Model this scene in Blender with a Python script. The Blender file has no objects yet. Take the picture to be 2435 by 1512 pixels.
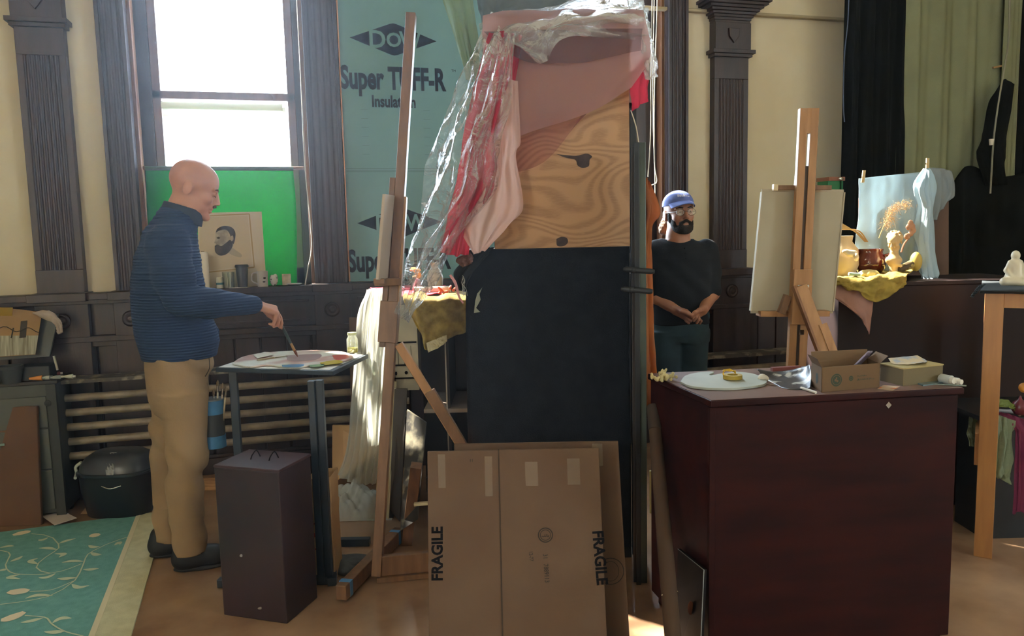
import bpy, math, random
import numpy as np
from mathutils import Vector, Matrix
random.seed(7)
SC = bpy.context.scene; COL = SC.collection
PI = math.pi
# ------------------------------------------------------------------ camera
F, CH = 1800.0, 1.43
YAW, PITCH, ROLL = math.radians(15), math.radians(6.2), math.radians(1.32)
FW = Vector((math.sin(YAW)*math.cos(PITCH), math.cos(YAW)*math.cos(PITCH), -math.sin(PITCH)))
R0 = Vector((math.cos(YAW), -math.sin(YAW), 0)); U0 = R0.cross(FW)
CR = math.cos(ROLL)*R0 - math.sin(ROLL)*U0; CU = math.sin(ROLL)*R0 + math.cos(ROLL)*U0
CAMP = Vector((0, 0, CH))
cd = bpy.data.cameras.new('camera'); cam = bpy.data.objects.new('camera', cd); COL.objects.link(cam)
cd.sensor_width = 36; cd.lens = 36*F/2435; cd.clip_start = .05
mw = Matrix.Identity(4)
for i in range(3):
    mw[i][0] = CR[i]; mw[i][1] = CU[i]; mw[i][2] = -FW[i]; mw[i][3] = CAMP[i]
cam.matrix_world = mw; SC.camera = cam
# ------------------------------------------------------------------ light and exposure
vs = SC.view_settings; vs.view_transform = 'Standard'; vs.look = 'None'; vs.gamma = 1; vs.use_curve_mapping = False
vs.exposure = 0.8
w = bpy.data.worlds.new('sky'); SC.world = w; w.use_nodes = True
bg = w.node_tree.nodes['Background']; bg.inputs[0].default_value = (.68, .84, 1, 1); bg.inputs[1].default_value = 22.5
sd = bpy.data.lights.new('sun', 'SUN'); sd.energy = 95; sd.angle = math.radians(1.2); sd.color = (1, .93, .80)
so = bpy.data.objects.new('sun', sd); COL.objects.link(so)
so.rotation_euler = Vector((.57, -.775, -1.0)).to_track_quat('-Z', 'Y').to_euler()
SC.cycles.use_denoising = True; SC.cycles.max_bounces = 10; SC.cycles.diffuse_bounces = 6
SC.cycles.transparent_max_bounces = 24; SC.cycles.sample_clamp_indirect = 6; SC.cycles.caustics_reflective = False
def portal(c, sx, sy, d):
    l = bpy.data.lights.new('window_portal', 'AREA'); l.shape = 'RECTANGLE'; l.size = sx; l.size_y = sy; l.cycles.is_portal = True
    o = bpy.data.objects.new('window_portal', l); COL.objects.link(o); o.location = c
    o.rotation_euler = Vector(d).to_track_quat('-Z', 'Z' if abs(d[2]) < .5 else 'Y').to_euler()
# ------------------------------------------------------------------ places
def ray(x, y): return FW + CR*((x-1217.5)/F) - CU*((y-756)/F)
FH = Vector((math.sin(YAW), math.cos(YAW), 0))      # level forward
def D(x, y, d): r = ray(x, y); return CAMP + r*(d/r.dot(FH))
def YP(x, y, Y): r = ray(x, y); return CAMP + r*(Y/r.y)
def ZP(x, y, z=0.): r = ray(x, y); return CAMP + r*((z-CH)/r.z)
def PL(x, y, o, n):
    r = ray(x, y); return CAMP + r*((o-CAMP).dot(n)/r.dot(n))
Zv = Vector((0, 0, 1))
# ------------------------------------------------------------------ materials
def lin(c):
    return tuple((v/12.92 if v <= .04045 else ((v+.055)/1.055)**2.4) for v in c)
def hx(s): return lin(tuple(int(s[i:i+2], 16)/255 for i in (0, 2, 4)))
MATS = {}
def mat(name, col, rough=.6, metal=0, col2=None, nscale=8, stretch=(1, 1, 1), bump=0, bscale=60, bstretch=None, spec=.5, kind=None, tr=0, alpha=1, emit=None, detail=4, sharp=None, wave=None, coat=0):
    if name in MATS: return MATS[name]
    m = bpy.data.materials.new(name); m.use_nodes = True; nt = m.node_tree; N = nt.nodes; L = nt.links
    b = N['Principled BSDF']; c = hx(col) if isinstance(col, str) else col
    b.inputs['Base Color'].default_value = (*c, 1); b.inputs['Roughness'].default_value = rough; b.inputs['Metallic'].default_value = metal
    b.inputs['Specular IOR Level'].default_value = spec; b.inputs['Coat Weight'].default_value = coat
    tc = N.new('ShaderNodeTexCoord')
    def mapping(s):
        mp = N.new('ShaderNodeMapping'); mp.inputs['Scale'].default_value = s; L.new(tc.outputs['Object'], mp.inputs[0]); return mp
    colout = None
    if col2 is not None:
        n = N.new('ShaderNodeTexNoise'); n.inputs['Scale'].default_value = nscale; n.inputs['Detail'].default_value = detail
        L.new(mapping(stretch).outputs[0], n.inputs['Vector'])
        r = N.new('ShaderNodeValToRGB'); lo, hi = sharp if sharp else (.35, .65)
        r.color_ramp.elements[0].position = lo; r.color_ramp.elements[1].position = hi
        r.color_ramp.elements[0].color = (*c, 1); c2 = hx(col2) if isinstance(col2, str) else col2
        r.color_ramp.elements[1].color = (*c2, 1)
        L.new(n.outputs['Fac'], r.inputs[0]); L.new(r.outputs[0], b.inputs['Base Color']); colout = r.outputs[0]
    if bump or wave:
        bp = N.new('ShaderNodeBump'); bp.inputs['Distance'].default_value = .01; bp.inputs['Strength'].default_value = bump or .4
        if wave:
            wv = N.new('ShaderNodeTexWave'); wv.bands_direction = wave[0]; wv.inputs['Scale'].default_value = wave[1]; wv.inputs['Distortion'].default_value = wave[2]
            wv.inputs['Detail'].default_value = 1
            L.new(mapping((1, 1, 1)).outputs[0], wv.inputs['Vector']); L.new(wv.outputs['Fac'], bp.inputs['Height'])
        else:
            n = N.new('ShaderNodeTexNoise'); n.inputs['Scale'].default_value = bscale; n.inputs['Detail'].default_value = 5
            L.new(mapping(bstretch or stretch).outputs[0], n.inputs['Vector']); L.new(n.outputs['Fac'], bp.inputs['Height'])
        L.new(bp.outputs[0], b.inputs['Normal'])
    if tr or alpha < 1:
        out = N['Material Output']; last = b.outputs[0]
        if tr:
            t = N.new('ShaderNodeBsdfTranslucent'); t.inputs[0].default_value = (*c, 1)
            if colout: L.new(colout, t.inputs[0])
            mx = N.new('ShaderNodeMixShader'); mx.inputs[0].default_value = tr; L.new(last, mx.inputs[1]); L.new(t.outputs[0], mx.inputs[2]); last = mx.outputs[0]
        if alpha < 1:
            t = N.new('ShaderNodeBsdfTransparent'); mx = N.new('ShaderNodeMixShader'); mx.inputs[0].default_value = alpha
            L.new(t.outputs[0], mx.inputs[1]); L.new(last, mx.inputs[2]); last = mx.outputs[0]
        L.new(last, out.inputs[0])
    MATS[name] = m; return m
def glass(name, col=(1, 1, 1), gloss=.08, body=.0, bump=0, bscale=12):
    if name in MATS: return MATS[name]
    m = bpy.data.materials.new(name); m.use_nodes = True; nt = m.node_tree; N = nt.nodes; L = nt.links; N.remove(N['Principled BSDF'])
    t = N.new('ShaderNodeBsdfTransparent'); t.inputs[0].default_value = (*col, 1)
    g = N.new('ShaderNodeBsdfGlossy'); g.inputs['Roughness'].default_value = .08
    fr = N.new('ShaderNodeLayerWeight'); fr.inputs[0].default_value = .35
    if bump:
        tc = N.new('ShaderNodeTexCoord'); n = N.new('ShaderNodeTexNoise'); n.inputs['Scale'].default_value = bscale; n.inputs['Detail'].default_value = 6; n.inputs['Distortion'].default_value = 1.5
        L.new(tc.outputs['Object'], n.inputs['Vector']); bp = N.new('ShaderNodeBump'); bp.inputs['Strength'].default_value = bump; bp.inputs['Distance'].default_value = .03
        L.new(n.outputs['Fac'], bp.inputs['Height']); L.new(bp.outputs[0], g.inputs['Normal']); L.new(bp.outputs[0], fr.inputs['Normal'])
    mul = N.new('ShaderNodeMath'); mul.operation = 'MULTIPLY_ADD'; mul.inputs[1].default_value = .6; mul.inputs[2].default_value = gloss; L.new(fr.outputs['Fresnel'], mul.inputs[0])
    mx = N.new('ShaderNodeMixShader'); L.new(mul.outputs[0], mx.inputs[0]); L.new(t.outputs[0], mx.inputs[1]); L.new(g.outputs[0], mx.inputs[2]); last = mx.outputs[0]
    if body:
        tl = N.new('ShaderNodeBsdfTranslucent'); tl.inputs[0].default_value = (.9, .92, .88, 1); df = N.new('ShaderNodeBsdfDiffuse'); df.inputs[0].default_value = (.85, .88, .85, 1)
        a = N.new('ShaderNodeMixShader'); a.inputs[0].default_value = .5; L.new(tl.outputs[0], a.inputs[1]); L.new(df.outputs[0], a.inputs[2])
        q = N.new('ShaderNodeMixShader'); q.inputs[0].default_value = body; L.new(last, q.inputs[1]); L.new(a.outputs[0], q.inputs[2]); last = q.outputs[0]
    L.new(last, N['Material Output'].inputs[0]); MATS[name] = m; return m
def woodring(name, c1, c2, rough=.6, scale=3.0, dist=6, knots=()):
    if name in MATS: return MATS[name]
    m = bpy.data.materials.new(name); m.use_nodes = True; nt = m.node_tree; N = nt.nodes; L = nt.links; b = N['Principled BSDF']
    b.inputs['Roughness'].default_value = rough; b.inputs['Specular IOR Level'].default_value = .25
    tc = N.new('ShaderNodeTexCoord'); mp = N.new('ShaderNodeMapping'); mp.inputs['Scale'].default_value = (1, 1, 2.1); L.new(tc.outputs['Object'], mp.inputs[0])
    n = N.new('ShaderNodeTexNoise'); n.inputs['Scale'].default_value = 1.7; n.inputs['Detail'].default_value = .9; n.inputs['Distortion'].default_value = .5
    L.new(mp.outputs[0], n.inputs['Vector'])
    h = N.new('ShaderNodeMath'); h.operation = 'MULTIPLY'; h.inputs[1].default_value = dist*24; L.new(n.outputs['Fac'], h.inputs[0])
    s = N.new('ShaderNodeMath'); s.operation = 'SINE'; L.new(h.outputs[0], s.inputs[0])
    r = N.new('ShaderNodeMapRange'); r.inputs[1].default_value = -1; r.inputs[2].default_value = 1; L.new(s.outputs[0], r.inputs[0])
    f = N.new('ShaderNodeTexNoise'); f.inputs['Scale'].default_value = 40; f.inputs['Detail'].default_value = 4; mf = N.new('ShaderNodeMapping'); mf.inputs['Scale'].default_value = (1, 1, 9)
    L.new(tc.outputs['Object'], mf.inputs[0]); L.new(mf.outputs[0], f.inputs['Vector'])
    av = N.new('ShaderNodeMath'); av.operation = 'MULTIPLY'; L.new(r.outputs[0], av.inputs[0]); L.new(f.outputs['Fac'], av.inputs[1])
    ra = N.new('ShaderNodeValToRGB'); ra.color_ramp.elements[0].color = (*hx(c1), 1); ra.color_ramp.elements[1].color = (*hx(c2), 1); ra.color_ramp.elements[0].position = .12; ra.color_ramp.elements[1].position = .5
    L.new(av.outputs[0], ra.inputs[0]); L.new(ra.outputs[0], b.inputs['Base Color']); MATS[name] = m; return m
# ------------------------------------------------------------------ mesh building
class M:
    def __init__(s): s.v = []; s.f = []
    def box(s, p, a, b, c):
        n = len(s.v); p = Vector(p); a = Vector(a); b = Vector(b); c = Vector(c)
        if a.cross(b).dot(c) < 0: a, b = b, a
        for k in (Vector(), c):
            for q in (Vector(), a, a+b, b): s.v.append(p+q+k)
        s.f += [(n+3, n+2, n+1, n), (n+4, n+5, n+6, n+7), (n, n+1, n+5, n+4), (n+1, n+2, n+6, n+5), (n+2, n+3, n+7, n+6), (n+3, n, n+4, n+7)]; return s
    def aabb(s, x0, x1, y0, y1, z0, z1): return s.box((x0, y0, z0), (x1-x0, 0, 0), (0, y1-y0, 0), (0, 0, z1-z0))
    def bar(s, p, q, wd, th, side=None):
        p = Vector(p); q = Vector(q); d = (q-p).normalized(); sd_ = Vector(side) if side is not None else R0.copy()
        sd_ = (sd_ - d*sd_.dot(d)).normalized(); o = d.cross(sd_)
        return s.box(p - sd_*wd/2 - o*th/2, sd_*wd, o*th, q-p)
    def tube(s, pts, rad, n=10, cap=True):
        pts = [Vector(p) for p in pts]; k = len(pts)
        if not hasattr(rad, '__len__'): rad = [rad]*k
        base = len(s.v); up = None
        for i, p in enumerate(pts):
            d = (pts[min(i+1, k-1)]-pts[max(i-1, 0)]).normalized()
            if up is None: up = Vector((0, 0, 1)) if abs(d.z) < .9 else Vector((1, 0, 0))
            u = (up-d*up.dot(d)).normalized(); up = u; v = d.cross(u)
            for j in range(n):
                a = 2*PI*j/n; s.v.append(p+(u*math.cos(a)+v*math.sin(a))*rad[i])
        for i in range(k-1):
            for j in range(n):
                a = base+i*n+j; b = base+i*n+(j+1) % n; s.f.append((a, b, b+n, a+n))
        if cap: s.f.append(tuple(base+j for j in reversed(range(n)))); s.f.append(tuple(base+(k-1)*n+j for j in range(n)))
        return s
    def lathe(s, c, prof, n=32, axis=Zv):
        axis = Vector(axis).normalized(); u = axis.orthogonal().normalized(); v = axis.cross(u); base = len(s.v); c = Vector(c)
        for r, h in prof:
            for j in range(n):
                a = 2*PI*j/n; s.v.append(c+axis*h+(u*math.cos(a)+v*math.sin(a))*max(r, 1e-4))
        k = len(prof)
        for i in range(k-1):
            for j in range(n):
                a = base+i*n+j; b = base+i*n+(j+1) % n; s.f.append((a, b, b+n, a+n))
        s.f.append(tuple(base+j for j in reversed(range(n)))); s.f.append(tuple(base+(k-1)*n+j for j in range(n)))
        return s
    def prism(s, pts, ext):
        pts = [Vector(p) for p in pts]; ext = Vector(ext); n = len(pts); b = len(s.v)
        nrm = Vector()
        for i in range(n): nrm += pts[i].cross(pts[(i+1) % n])
        if nrm.dot(ext) > 0: pts.reverse()
        s.v += pts+[p+ext for p in pts]; s.f.append(tuple(range(b, b+n))); s.f.append(tuple(reversed(range(b+n, b+2*n))))
        for i in range(n):
            j = (i+1) % n; s.f.append((b+j, b+i, b+n+i, b+n+j))
        return s
    def grid(s, rows):
        b = len(s.v); m = len(rows[0])
        for r in rows: s.v += [Vector(p) for p in r]
        for i in range(len(rows)-1):
            for j in range(m-1): a = b+i*m+j; s.f.append((a, a+1, a+m+1, a+m))
        return s
    def ball(s, c, r, n=12, sc=(1, 1, 1)):
        c = Vector(c); b = len(s.v); k = n//2
        for i in range(k+1):
            t = PI*i/k
            for j in range(n):
                a = 2*PI*j/n; s.v.append(c+Vector((math.sin(t)*math.cos(a)*r*sc[0], math.sin(t)*math.sin(a)*r*sc[1], math.cos(t)*r*sc[2])))
        for i in range(k):
            for j in range(n): a = b+i*n+j; q = b+i*n+(j+1) % n; s.f.append((a, a+n, q+n, q))
        return s
def wloc(o):
    v = Vector()
    while o: v += Vector(o.location); o = o.parent
    return v
def obj(name, m, mt, parent=None, bevel=0, smooth=None, solid=0, label=None):
    v, f = (m.v, m.f) if isinstance(m, M) else m
    va = np.array([tuple(p) for p in v], dtype=np.float32) if not isinstance(v, np.ndarray) else v
    if parent: off = np.array(wloc(parent)); loc = (0, 0, 0)
    else:
        lo = va.min(0); hi = va.max(0); off = np.array([(lo[0]+hi[0])/2, (lo[1]+hi[1])/2, lo[2]]); loc = tuple(off)
    me = bpy.data.meshes.new(name); me.from_pydata((va-off).tolist(), [], f if isinstance(f, list) else f.tolist()); me.update()
    o = bpy.data.objects.new(name, me); COL.objects.link(o); o.location = loc; o.parent = parent
    for q in (mt if isinstance(mt, list) else [mt]): me.materials.append(q)
    if smooth is not None:
        me.shade_smooth()
        if smooth < 179:
            me.set_sharp_from_angle(angle=math.radians(smooth))
    if solid: md = o.modifiers.new('t', 'SOLIDIFY'); md.thickness = solid; md.offset = 0
    if bevel: md = o.modifiers.new('b', 'BEVEL'); md.width = bevel; md.segments = 2; md.limit_method = 'ANGLE'
    if label: o['label'] = label
    return o
def thing(name, label, cat, loc=(0, 0, 0), group=None):
    o = bpy.data.objects.new(name, None); COL.objects.link(o); o.location = Vector(loc); o.empty_display_size = .1
    return tag(o, label, cat, group)
def tag(o, label, cat, group=None, kind=None):
    o['label'] = label; o['category'] = cat
    if group: o['group'] = group
    if kind: o['kind'] = kind
    return o
def struct(name, m, mt, parent=None, **k):
    o = obj(name, m, mt, parent, **k)
    if parent is None: o['kind'] = 'structure'
    return o
def copy_tree(o, loc, rz, label, group=None):
    c = o.copy(); COL.objects.link(c); c.location = loc; c.rotation_euler = (0, 0, rz); c['label'] = label
    if group: c['group'] = group
    for ch in list(o.children):
        d = ch.copy(); COL.objects.link(d); d.parent = c
        for g in list(ch.children): e = g.copy(); COL.objects.link(e); e.parent = d
    return c
def crom(P, t):
    n = len(P)-1; x = t*n; i = min(int(x), n-1); u = x-i
    p0 = P[i-1] if i > 0 else P[0]*2-P[1]; p3 = P[i+2] if i+2 <= n else P[n]*2-P[n-1]; p1 = P[i]; p2 = P[i+1]
    return .5*((2*p1)+(p2-p0)*u+(2*p0-5*p1+4*p2-p3)*u*u+(3*p1-p0-3*p2+p3)*u**3)
def curve(P, n): P = [Vector(p) for p in P]; return [crom(P, i/(n-1)) for i in range(n)]
def vnoise(x, y, s=0):
    return (math.sin(x*1.7+y*2.3+s)+math.sin(x*3.1-y*1.9+s*1.3)*.6+math.sin(-x*5.3+y*4.7+s*2.1)*.35+math.sin(x*9.1+y*8.3+s*.7)*.2)/2.15
def cloth(rows, nu=60, nv=60, folds=0, nf=6, wr=.006, ws=3, seed=0, tilt=0):
    """rows of control points -> dense wrinkled sheet; folds run down the sheet"""
    rows = [[Vector(p) for p in r] for r in rows]
    cols = [[crom(r, j/(nu-1)) for j in range(nu)] for r in rows]
    out = []
    for i in range(nv):
        t = i/(nv-1); out.append([crom([c[j] for c in cols], t) for j in range(nu)])
    res = []
    for i in range(nv):
        rr = []
        for j in range(nu):
            a = out[i][min(j+1, nu-1)]-out[i][max(j-1, 0)]; b = out[min(i+1, nv-1)][j]-out[max(i-1, 0)][j]
            n = a.cross(b); n = n.normalized() if n.length > 1e-9 else Vector((0, -1, 0))
            u = j/(nu-1); v = i/(nv-1)
            ph = 2*PI*nf*(u+tilt*v)+seed; amp = folds*(.45+.55*v)
            d = amp*(math.sin(ph+.8*math.sin(3*v+seed))+.35*math.sin(2.3*ph+seed*2+v*2)) + wr*vnoise(u*ws*3, v*ws*3, seed)
            rr.append(out[i][j]+n*d)
        res.append(rr)
    return M().grid(res)
def text(s, size, org, right, up, sx=1.0, bold=0, depth=.0006, align='LEFT', shear=0):
    c = bpy.data.curves.new('lettering', 'FONT'); c.body = s; c.size = size; c.offset = bold; c.align_x = align; c.resolution_u = 3; c.shear = shear
    o = bpy.data.objects.new('lettering_src', c); me = bpy.data.meshes.new_from_object(o)
    right = Vector(right).normalized(); up = Vector(up).normalized(); nn = right.cross(up); org = Vector(org)
    v = [org+right*p.co.x*sx+up*p.co.y+nn*depth for p in me.vertices]; f = [tuple(p.vertices) for p in me.polygons]
    bpy.data.objects.remove(o); bpy.data.curves.remove(c); bpy.data.meshes.remove(me)
    m = M(); m.v = v; m.f = f; return m
def strokes(n, size, org, right, up, wd, depth=.0006, shear=0, seed=1):
    """worn print too blurred to read: short broken strokes in a line, n marks over width wd"""
    rnd = random.Random(seed); right = Vector(right).normalized(); up = Vector(up).normalized(); nn = right.cross(up); org = Vector(org); m = M()
    for i in range(n):
        for k in range(2):
            x = wd*(i+.5*k+.1*rnd.random())/n; w_ = wd/n*rnd.uniform(.22, .4); y0 = size*rnd.uniform(0, .2); y1 = size*rnd.uniform(.7, 1); b = len(m.v)
            if rnd.random() < .4: y1 = y0+size*.25; w_ *= 1.6
            for a, c in ((x, y0), (x+w_, y0), (x+w_, y1), (x, y1)): m.v.append(org+right*(a+shear*c)+up*c+nn*depth)
            m.f.append((b, b+1, b+2, b+3))
    return m
# ------------------------------------------------------------------ implicit surfaces (for bodies, cloth on bodies, figurines)
class S:
    def __init__(s, res=.004): s.p = []; s.res = res; s.warp = None
    def add(s, fn, lo, hi, k=.01, op='u'): s.p.append((fn, np.array(lo), np.array(hi), k, op)); return s
    def ell(s, c, r, frame=None, k=.01, op='u'):
        c = np.array(c, float); r = np.array(r, float); R = np.eye(3) if frame is None else np.array(frame, float)   # rows = local axes
        ext = np.abs(R.T) @ r
        def fn(X, Y, Z):
            a = X-c[0]; b = Y-c[1]; d = Z-c[2]
            q = [(R[i, 0]*a+R[i, 1]*b+R[i, 2]*d) for i in range(3)]
            k0 = np.sqrt(sum((q[i]/r[i])**2 for i in range(3))); k1 = np.sqrt(sum((q[i]/r[i]**2)**2 for i in range(3)))+1e-9
            return k0*(k0-1)/k1
        return s.add(fn, c-ext, c+ext, k, op)
    def cap(s, a, b, ra, rb, k=.01, op='u'):
        a = np.array(a, float); b = np.array(b, float); ab = b-a; L2 = (ab@ab)+1e-12; rm = max(ra, rb)
        def fn(X, Y, Z):
            x = X-a[0]; y = Y-a[1]; z = Z-a[2]; h = np.clip((x*ab[0]+y*ab[1]+z*ab[2])/L2, 0, 1)
            return np.sqrt((x-h*ab[0])**2+(y-h*ab[1])**2+(z-h*ab[2])**2)-(ra+(rb-ra)*h)
        return s.add(fn, np.minimum(a, b)-rm, np.maximum(a, b)+rm, k, op)
    def chain(s, pts, rad, k=.01):
        for i in range(len(pts)-1): s.cap(pts[i], pts[i+1], rad[i], rad[i+1], k)
        return s
    def stack(s, st, h, k=.01):
        """st: (x,y,z,a,b) ellipses stacked in z, a along h, b across"""
        st = sorted(st, key=lambda q: q[2]); A = np.array(st, float); h = np.array((h[0], h[1]), float); h /= np.linalg.norm(h); l = np.array((-h[1], h[0])); rm = max(A[:, 3].max(), A[:, 4].max())
        def fn(X, Y, Z):
            zz = Z; cx = np.interp(zz, A[:, 2], A[:, 0]); cy = np.interp(zz, A[:, 2], A[:, 1]); a = np.interp(zz, A[:, 2], A[:, 3]); b = np.interp(zz, A[:, 2], A[:, 4])
            x = X-cx; y = Y-cy; u = x*h[0]+y*h[1]; v = x*l[0]+y*l[1]
            d = (np.sqrt((u/a)**2+(v/b)**2)-1)*np.minimum(a, b)
            return np.maximum(d, np.maximum(A[0, 2]-zz, zz-A[-1, 2]))
        lo = np.array((A[:, 0].min()-rm, A[:, 1].min()-rm, A[0, 2])); hi = np.array((A[:, 0].max()+rm, A[:, 1].max()+rm, A[-1, 2]))
        return s.add(fn, lo, hi, k, 'u')
    def mesh(s):
        lo = np.min([p[1] for p in s.p if p[4] == 'u'], 0)-.02; hi = np.max([p[2] for p in s.p if p[4] == 'u'], 0)+.02; r = s.res
        n = np.ceil((hi-lo)/r).astype(int)+1; G = np.full(n, .1, np.float32); ax = [lo[i]+r*np.arange(n[i]) for i in range(3)]
        for fn, a, b, k, op in s.p:
            m = k*1.5+r*3 if op == 'u' else k+r*2
            i0 = np.maximum(((a-m-lo)/r).astype(int), 0); i1 = np.minimum(((b+m-lo)/r).astype(int)+2, n)
            if (i1 <= i0).any(): continue
            sl = tuple(slice(i0[i], i1[i]) for i in range(3))
            X, Y, Z = np.meshgrid(*[ax[i][sl[i]] for i in range(3)], indexing='ij', sparse=True)
            d = fn(X, Y, Z); g = G[sl]
            if op == 'u':
                hh = np.maximum(k-np.abs(g-d), 0)/k; G[sl] = np.minimum(g, d)-hh*hh*k*.25
            else:
                d = -d; hh = np.maximum(k-np.abs(g-d), 0)/k; G[sl] = np.maximum(g, d)+hh*hh*k*.25
        if s.warp:
            X, Y, Z = np.meshgrid(*ax, indexing='ij', sparse=True); G += s.warp(X, Y, Z).astype(np.float32)
        return nets(G, lo, r)
def nets(G, lo, r):
    ins = G < 0; c = np.zeros(tuple(np.array(G.shape)-1), np.int8)
    for dx in (0, 1):
        for dy in (0, 1):
            for dz in (0, 1): c += ins[dx:dx+G.shape[0]-1, dy:dy+G.shape[1]-1, dz:dz+G.shape[2]-1]
    act = (c > 0) & (c < 8); idx = np.full(act.shape, -1, np.int64); I = np.argwhere(act); idx[act] = np.arange(len(I))
    acc = np.zeros((len(I), 3)); cnt = np.zeros(len(I)); cor = [(a, b, d) for a in (0, 1) for b in (0, 1) for d in (0, 1)]
    val = {q: G[I[:, 0]+q[0], I[:, 1]+q[1], I[:, 2]+q[2]] for q in cor}
    for q in cor:
        for a in range(3):
            if q[a] == 0:
                q2 = list(q); q2[a] = 1; q2 = tuple(q2); v0 = val[q]; v1 = val[q2]; mk = (v0 < 0) != (v1 < 0)
                t = np.where(mk, v0/np.where(mk, v0-v1, 1), 0); p = np.zeros((len(I), 3)); p[:] = q; p[:, a] += t
                acc[mk] += p[mk]; cnt[mk] += 1
    V = lo+r*(I+acc/cnt[:, None]); FF = []
    for a in range(3):
        b, d = (a+1) % 3, (a+2) % 3
        s0 = [slice(1, G.shape[i]-1) for i in range(3)]; s1 = list(s0); s0[a] = slice(0, G.shape[a]-1); s1[a] = slice(1, G.shape[a])
        g0 = ins[tuple(s0)]; g1 = ins[tuple(s1)]; E_ = np.argwhere(g0 != g1)
        if not len(E_): continue
        off = np.ones(3, int); off[a] = 0; P = E_+off; flip = ~g0[tuple(E_.T)]
        def at(ob, od):
            Q = P.copy(); Q[:, b] += ob; Q[:, d] += od; return idx[Q[:, 0], Q[:, 1], Q[:, 2]]
        q = np.stack([at(-1, -1), at(0, -1), at(0, 0), at(-1, 0)], 1); q[flip] = q[flip][:, ::-1]; FF.append(q)
    return V.astype(np.float32), np.concatenate(FF)
# ================================================================== MATERIALS USED
wallm = mat('plaster_beige', 'ded2b6', .9, col2='d6c8a9', nscale=2.5, bump=.12, bscale=25, spec=.2)
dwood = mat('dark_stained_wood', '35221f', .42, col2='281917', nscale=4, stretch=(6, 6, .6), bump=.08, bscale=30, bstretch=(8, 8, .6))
lwood = mat('lit_wood', '8a5f3d', .5, col2='6e472c', nscale=6, stretch=(6, 6, .5))  # paler brown, window light on wood edges painted in
floorm = mat('worn_brown_floor', 'b08f70', .24, col2='83634b', nscale=3.2, detail=8, bump=.08, bscale=14, sharp=(.3, .7))
beech = mat('easel_beech', 'a87b50', .45, col2='94683f', nscale=7, stretch=(5, 5, .6), bump=.05, bscale=40)
oakd = mat('easel_oak', '7b583c', .45, col2='674830', nscale=7, stretch=(5, 5, .6), bump=.05, bscale=40)
card = mat('cardboard', '665140', .85, col2='604a3a', nscale=5, spec=.2, bump=.05, bscale=90)
kraft = mat('kraft_paper', 'c3a27a', .8, col2='b59068', nscale=4, spec=.2)
blackm = mat('black_paint', '131518', .5, col2='1b1e22', nscale=9, bump=.05)
bcloth = mat('black_cloth', '202329', .95, col2='1a1c22', nscale=14, bump=.25, bscale=220, spec=.1)
white = mat('white_gesso', 'd8d2c4', .8)
ink = mat('ink', '161416', .95, spec=.1); chrome = mat('chrome', 'c8c8c8', .2, metal=1)
darkgrey = mat('grey_metal', '3d403e', .45, col2='454947', nscale=3)
P_ = 4.7
# ================================================================== ROOM
struct('floor', M().aabb(-4.5, 6.5, -3.5, 5.3, -.1, 0), floorm)
struct('ceiling', M().aabb(-4.5, 6.5, -3.5, 5.3, 4.6, 4.7), wallm)
W1 = (-.89, .04); W2 = (1.22, 2.34); WZ = (1.17, 3.9); WT1 = 3.4
m = M()
m.aabb(-4.5, W1[0], P_, 4.88, 0, 4.6).aabb(W1[0], W1[1], P_, 4.88, 0, WZ[0]).aabb(W1[0], W1[1], P_, 4.88, WT1, 4.6)
m.aabb(W1[1], W2[0], P_, 4.88, 0, 4.6).aabb(W2[0], W2[1], P_, 4.88, 0, WZ[0]).aabb(W2[0], W2[1], P_, 4.88, WZ[1], 4.6).aabb(W2[1], 6.2, P_, 4.88, 0, 4.6)
struct('wall_back', m, wallm)
# side walls with tall unseen openings added for fill light
def wall_open(name, axis, pos, thick, lo, hi, wins):
    m = M(); cur = lo
    def seg(a, b, z0, z1):
        if axis == 'x': m.aabb(min(pos, pos+thick), max(pos, pos+thick), a, b, z0, z1)
        else: m.aabb(a, b, min(pos, pos+thick), max(pos, pos+thick), z0, z1)
    for a, b, z0, z1 in wins:
        seg(cur, a, 0, 4.6); seg(a, b, 0, z0); seg(a, b, z1, 4.6); cur = b
    seg(cur, hi, 0, 4.6); return struct(name, m, wallm)
wall_open('wall_left', 'x', -4.2, -.3, -3.2, 4.7, [(-2.5, -1.8, 1.2, 3.9)])
wall_open('wall_right', 'x', 6.2, .3, -3.2, 4.7, [(-2.6, -1.7, 1.2, 3.9)])
wall_open('wall_front', 'y', -3.2, -.3, -4.5, 6.5, [])
portal(((W1[0]+W1[1])/2, 4.87, 2.28), W1[1]-W1[0], 2.24, (0, -1, 0)); portal(((W2[0]+W2[1])/2, 4.87, 2.53), W2[1]-W2[0], 2.74, (0, -1, 0))
portal((6.47, -2.15, 2.55), .9, 2.7, (-1, 0, 0)); portal((-4.45, -2.15, 2.55), .7, 2.7, (1, 0, 0)); 
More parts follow.
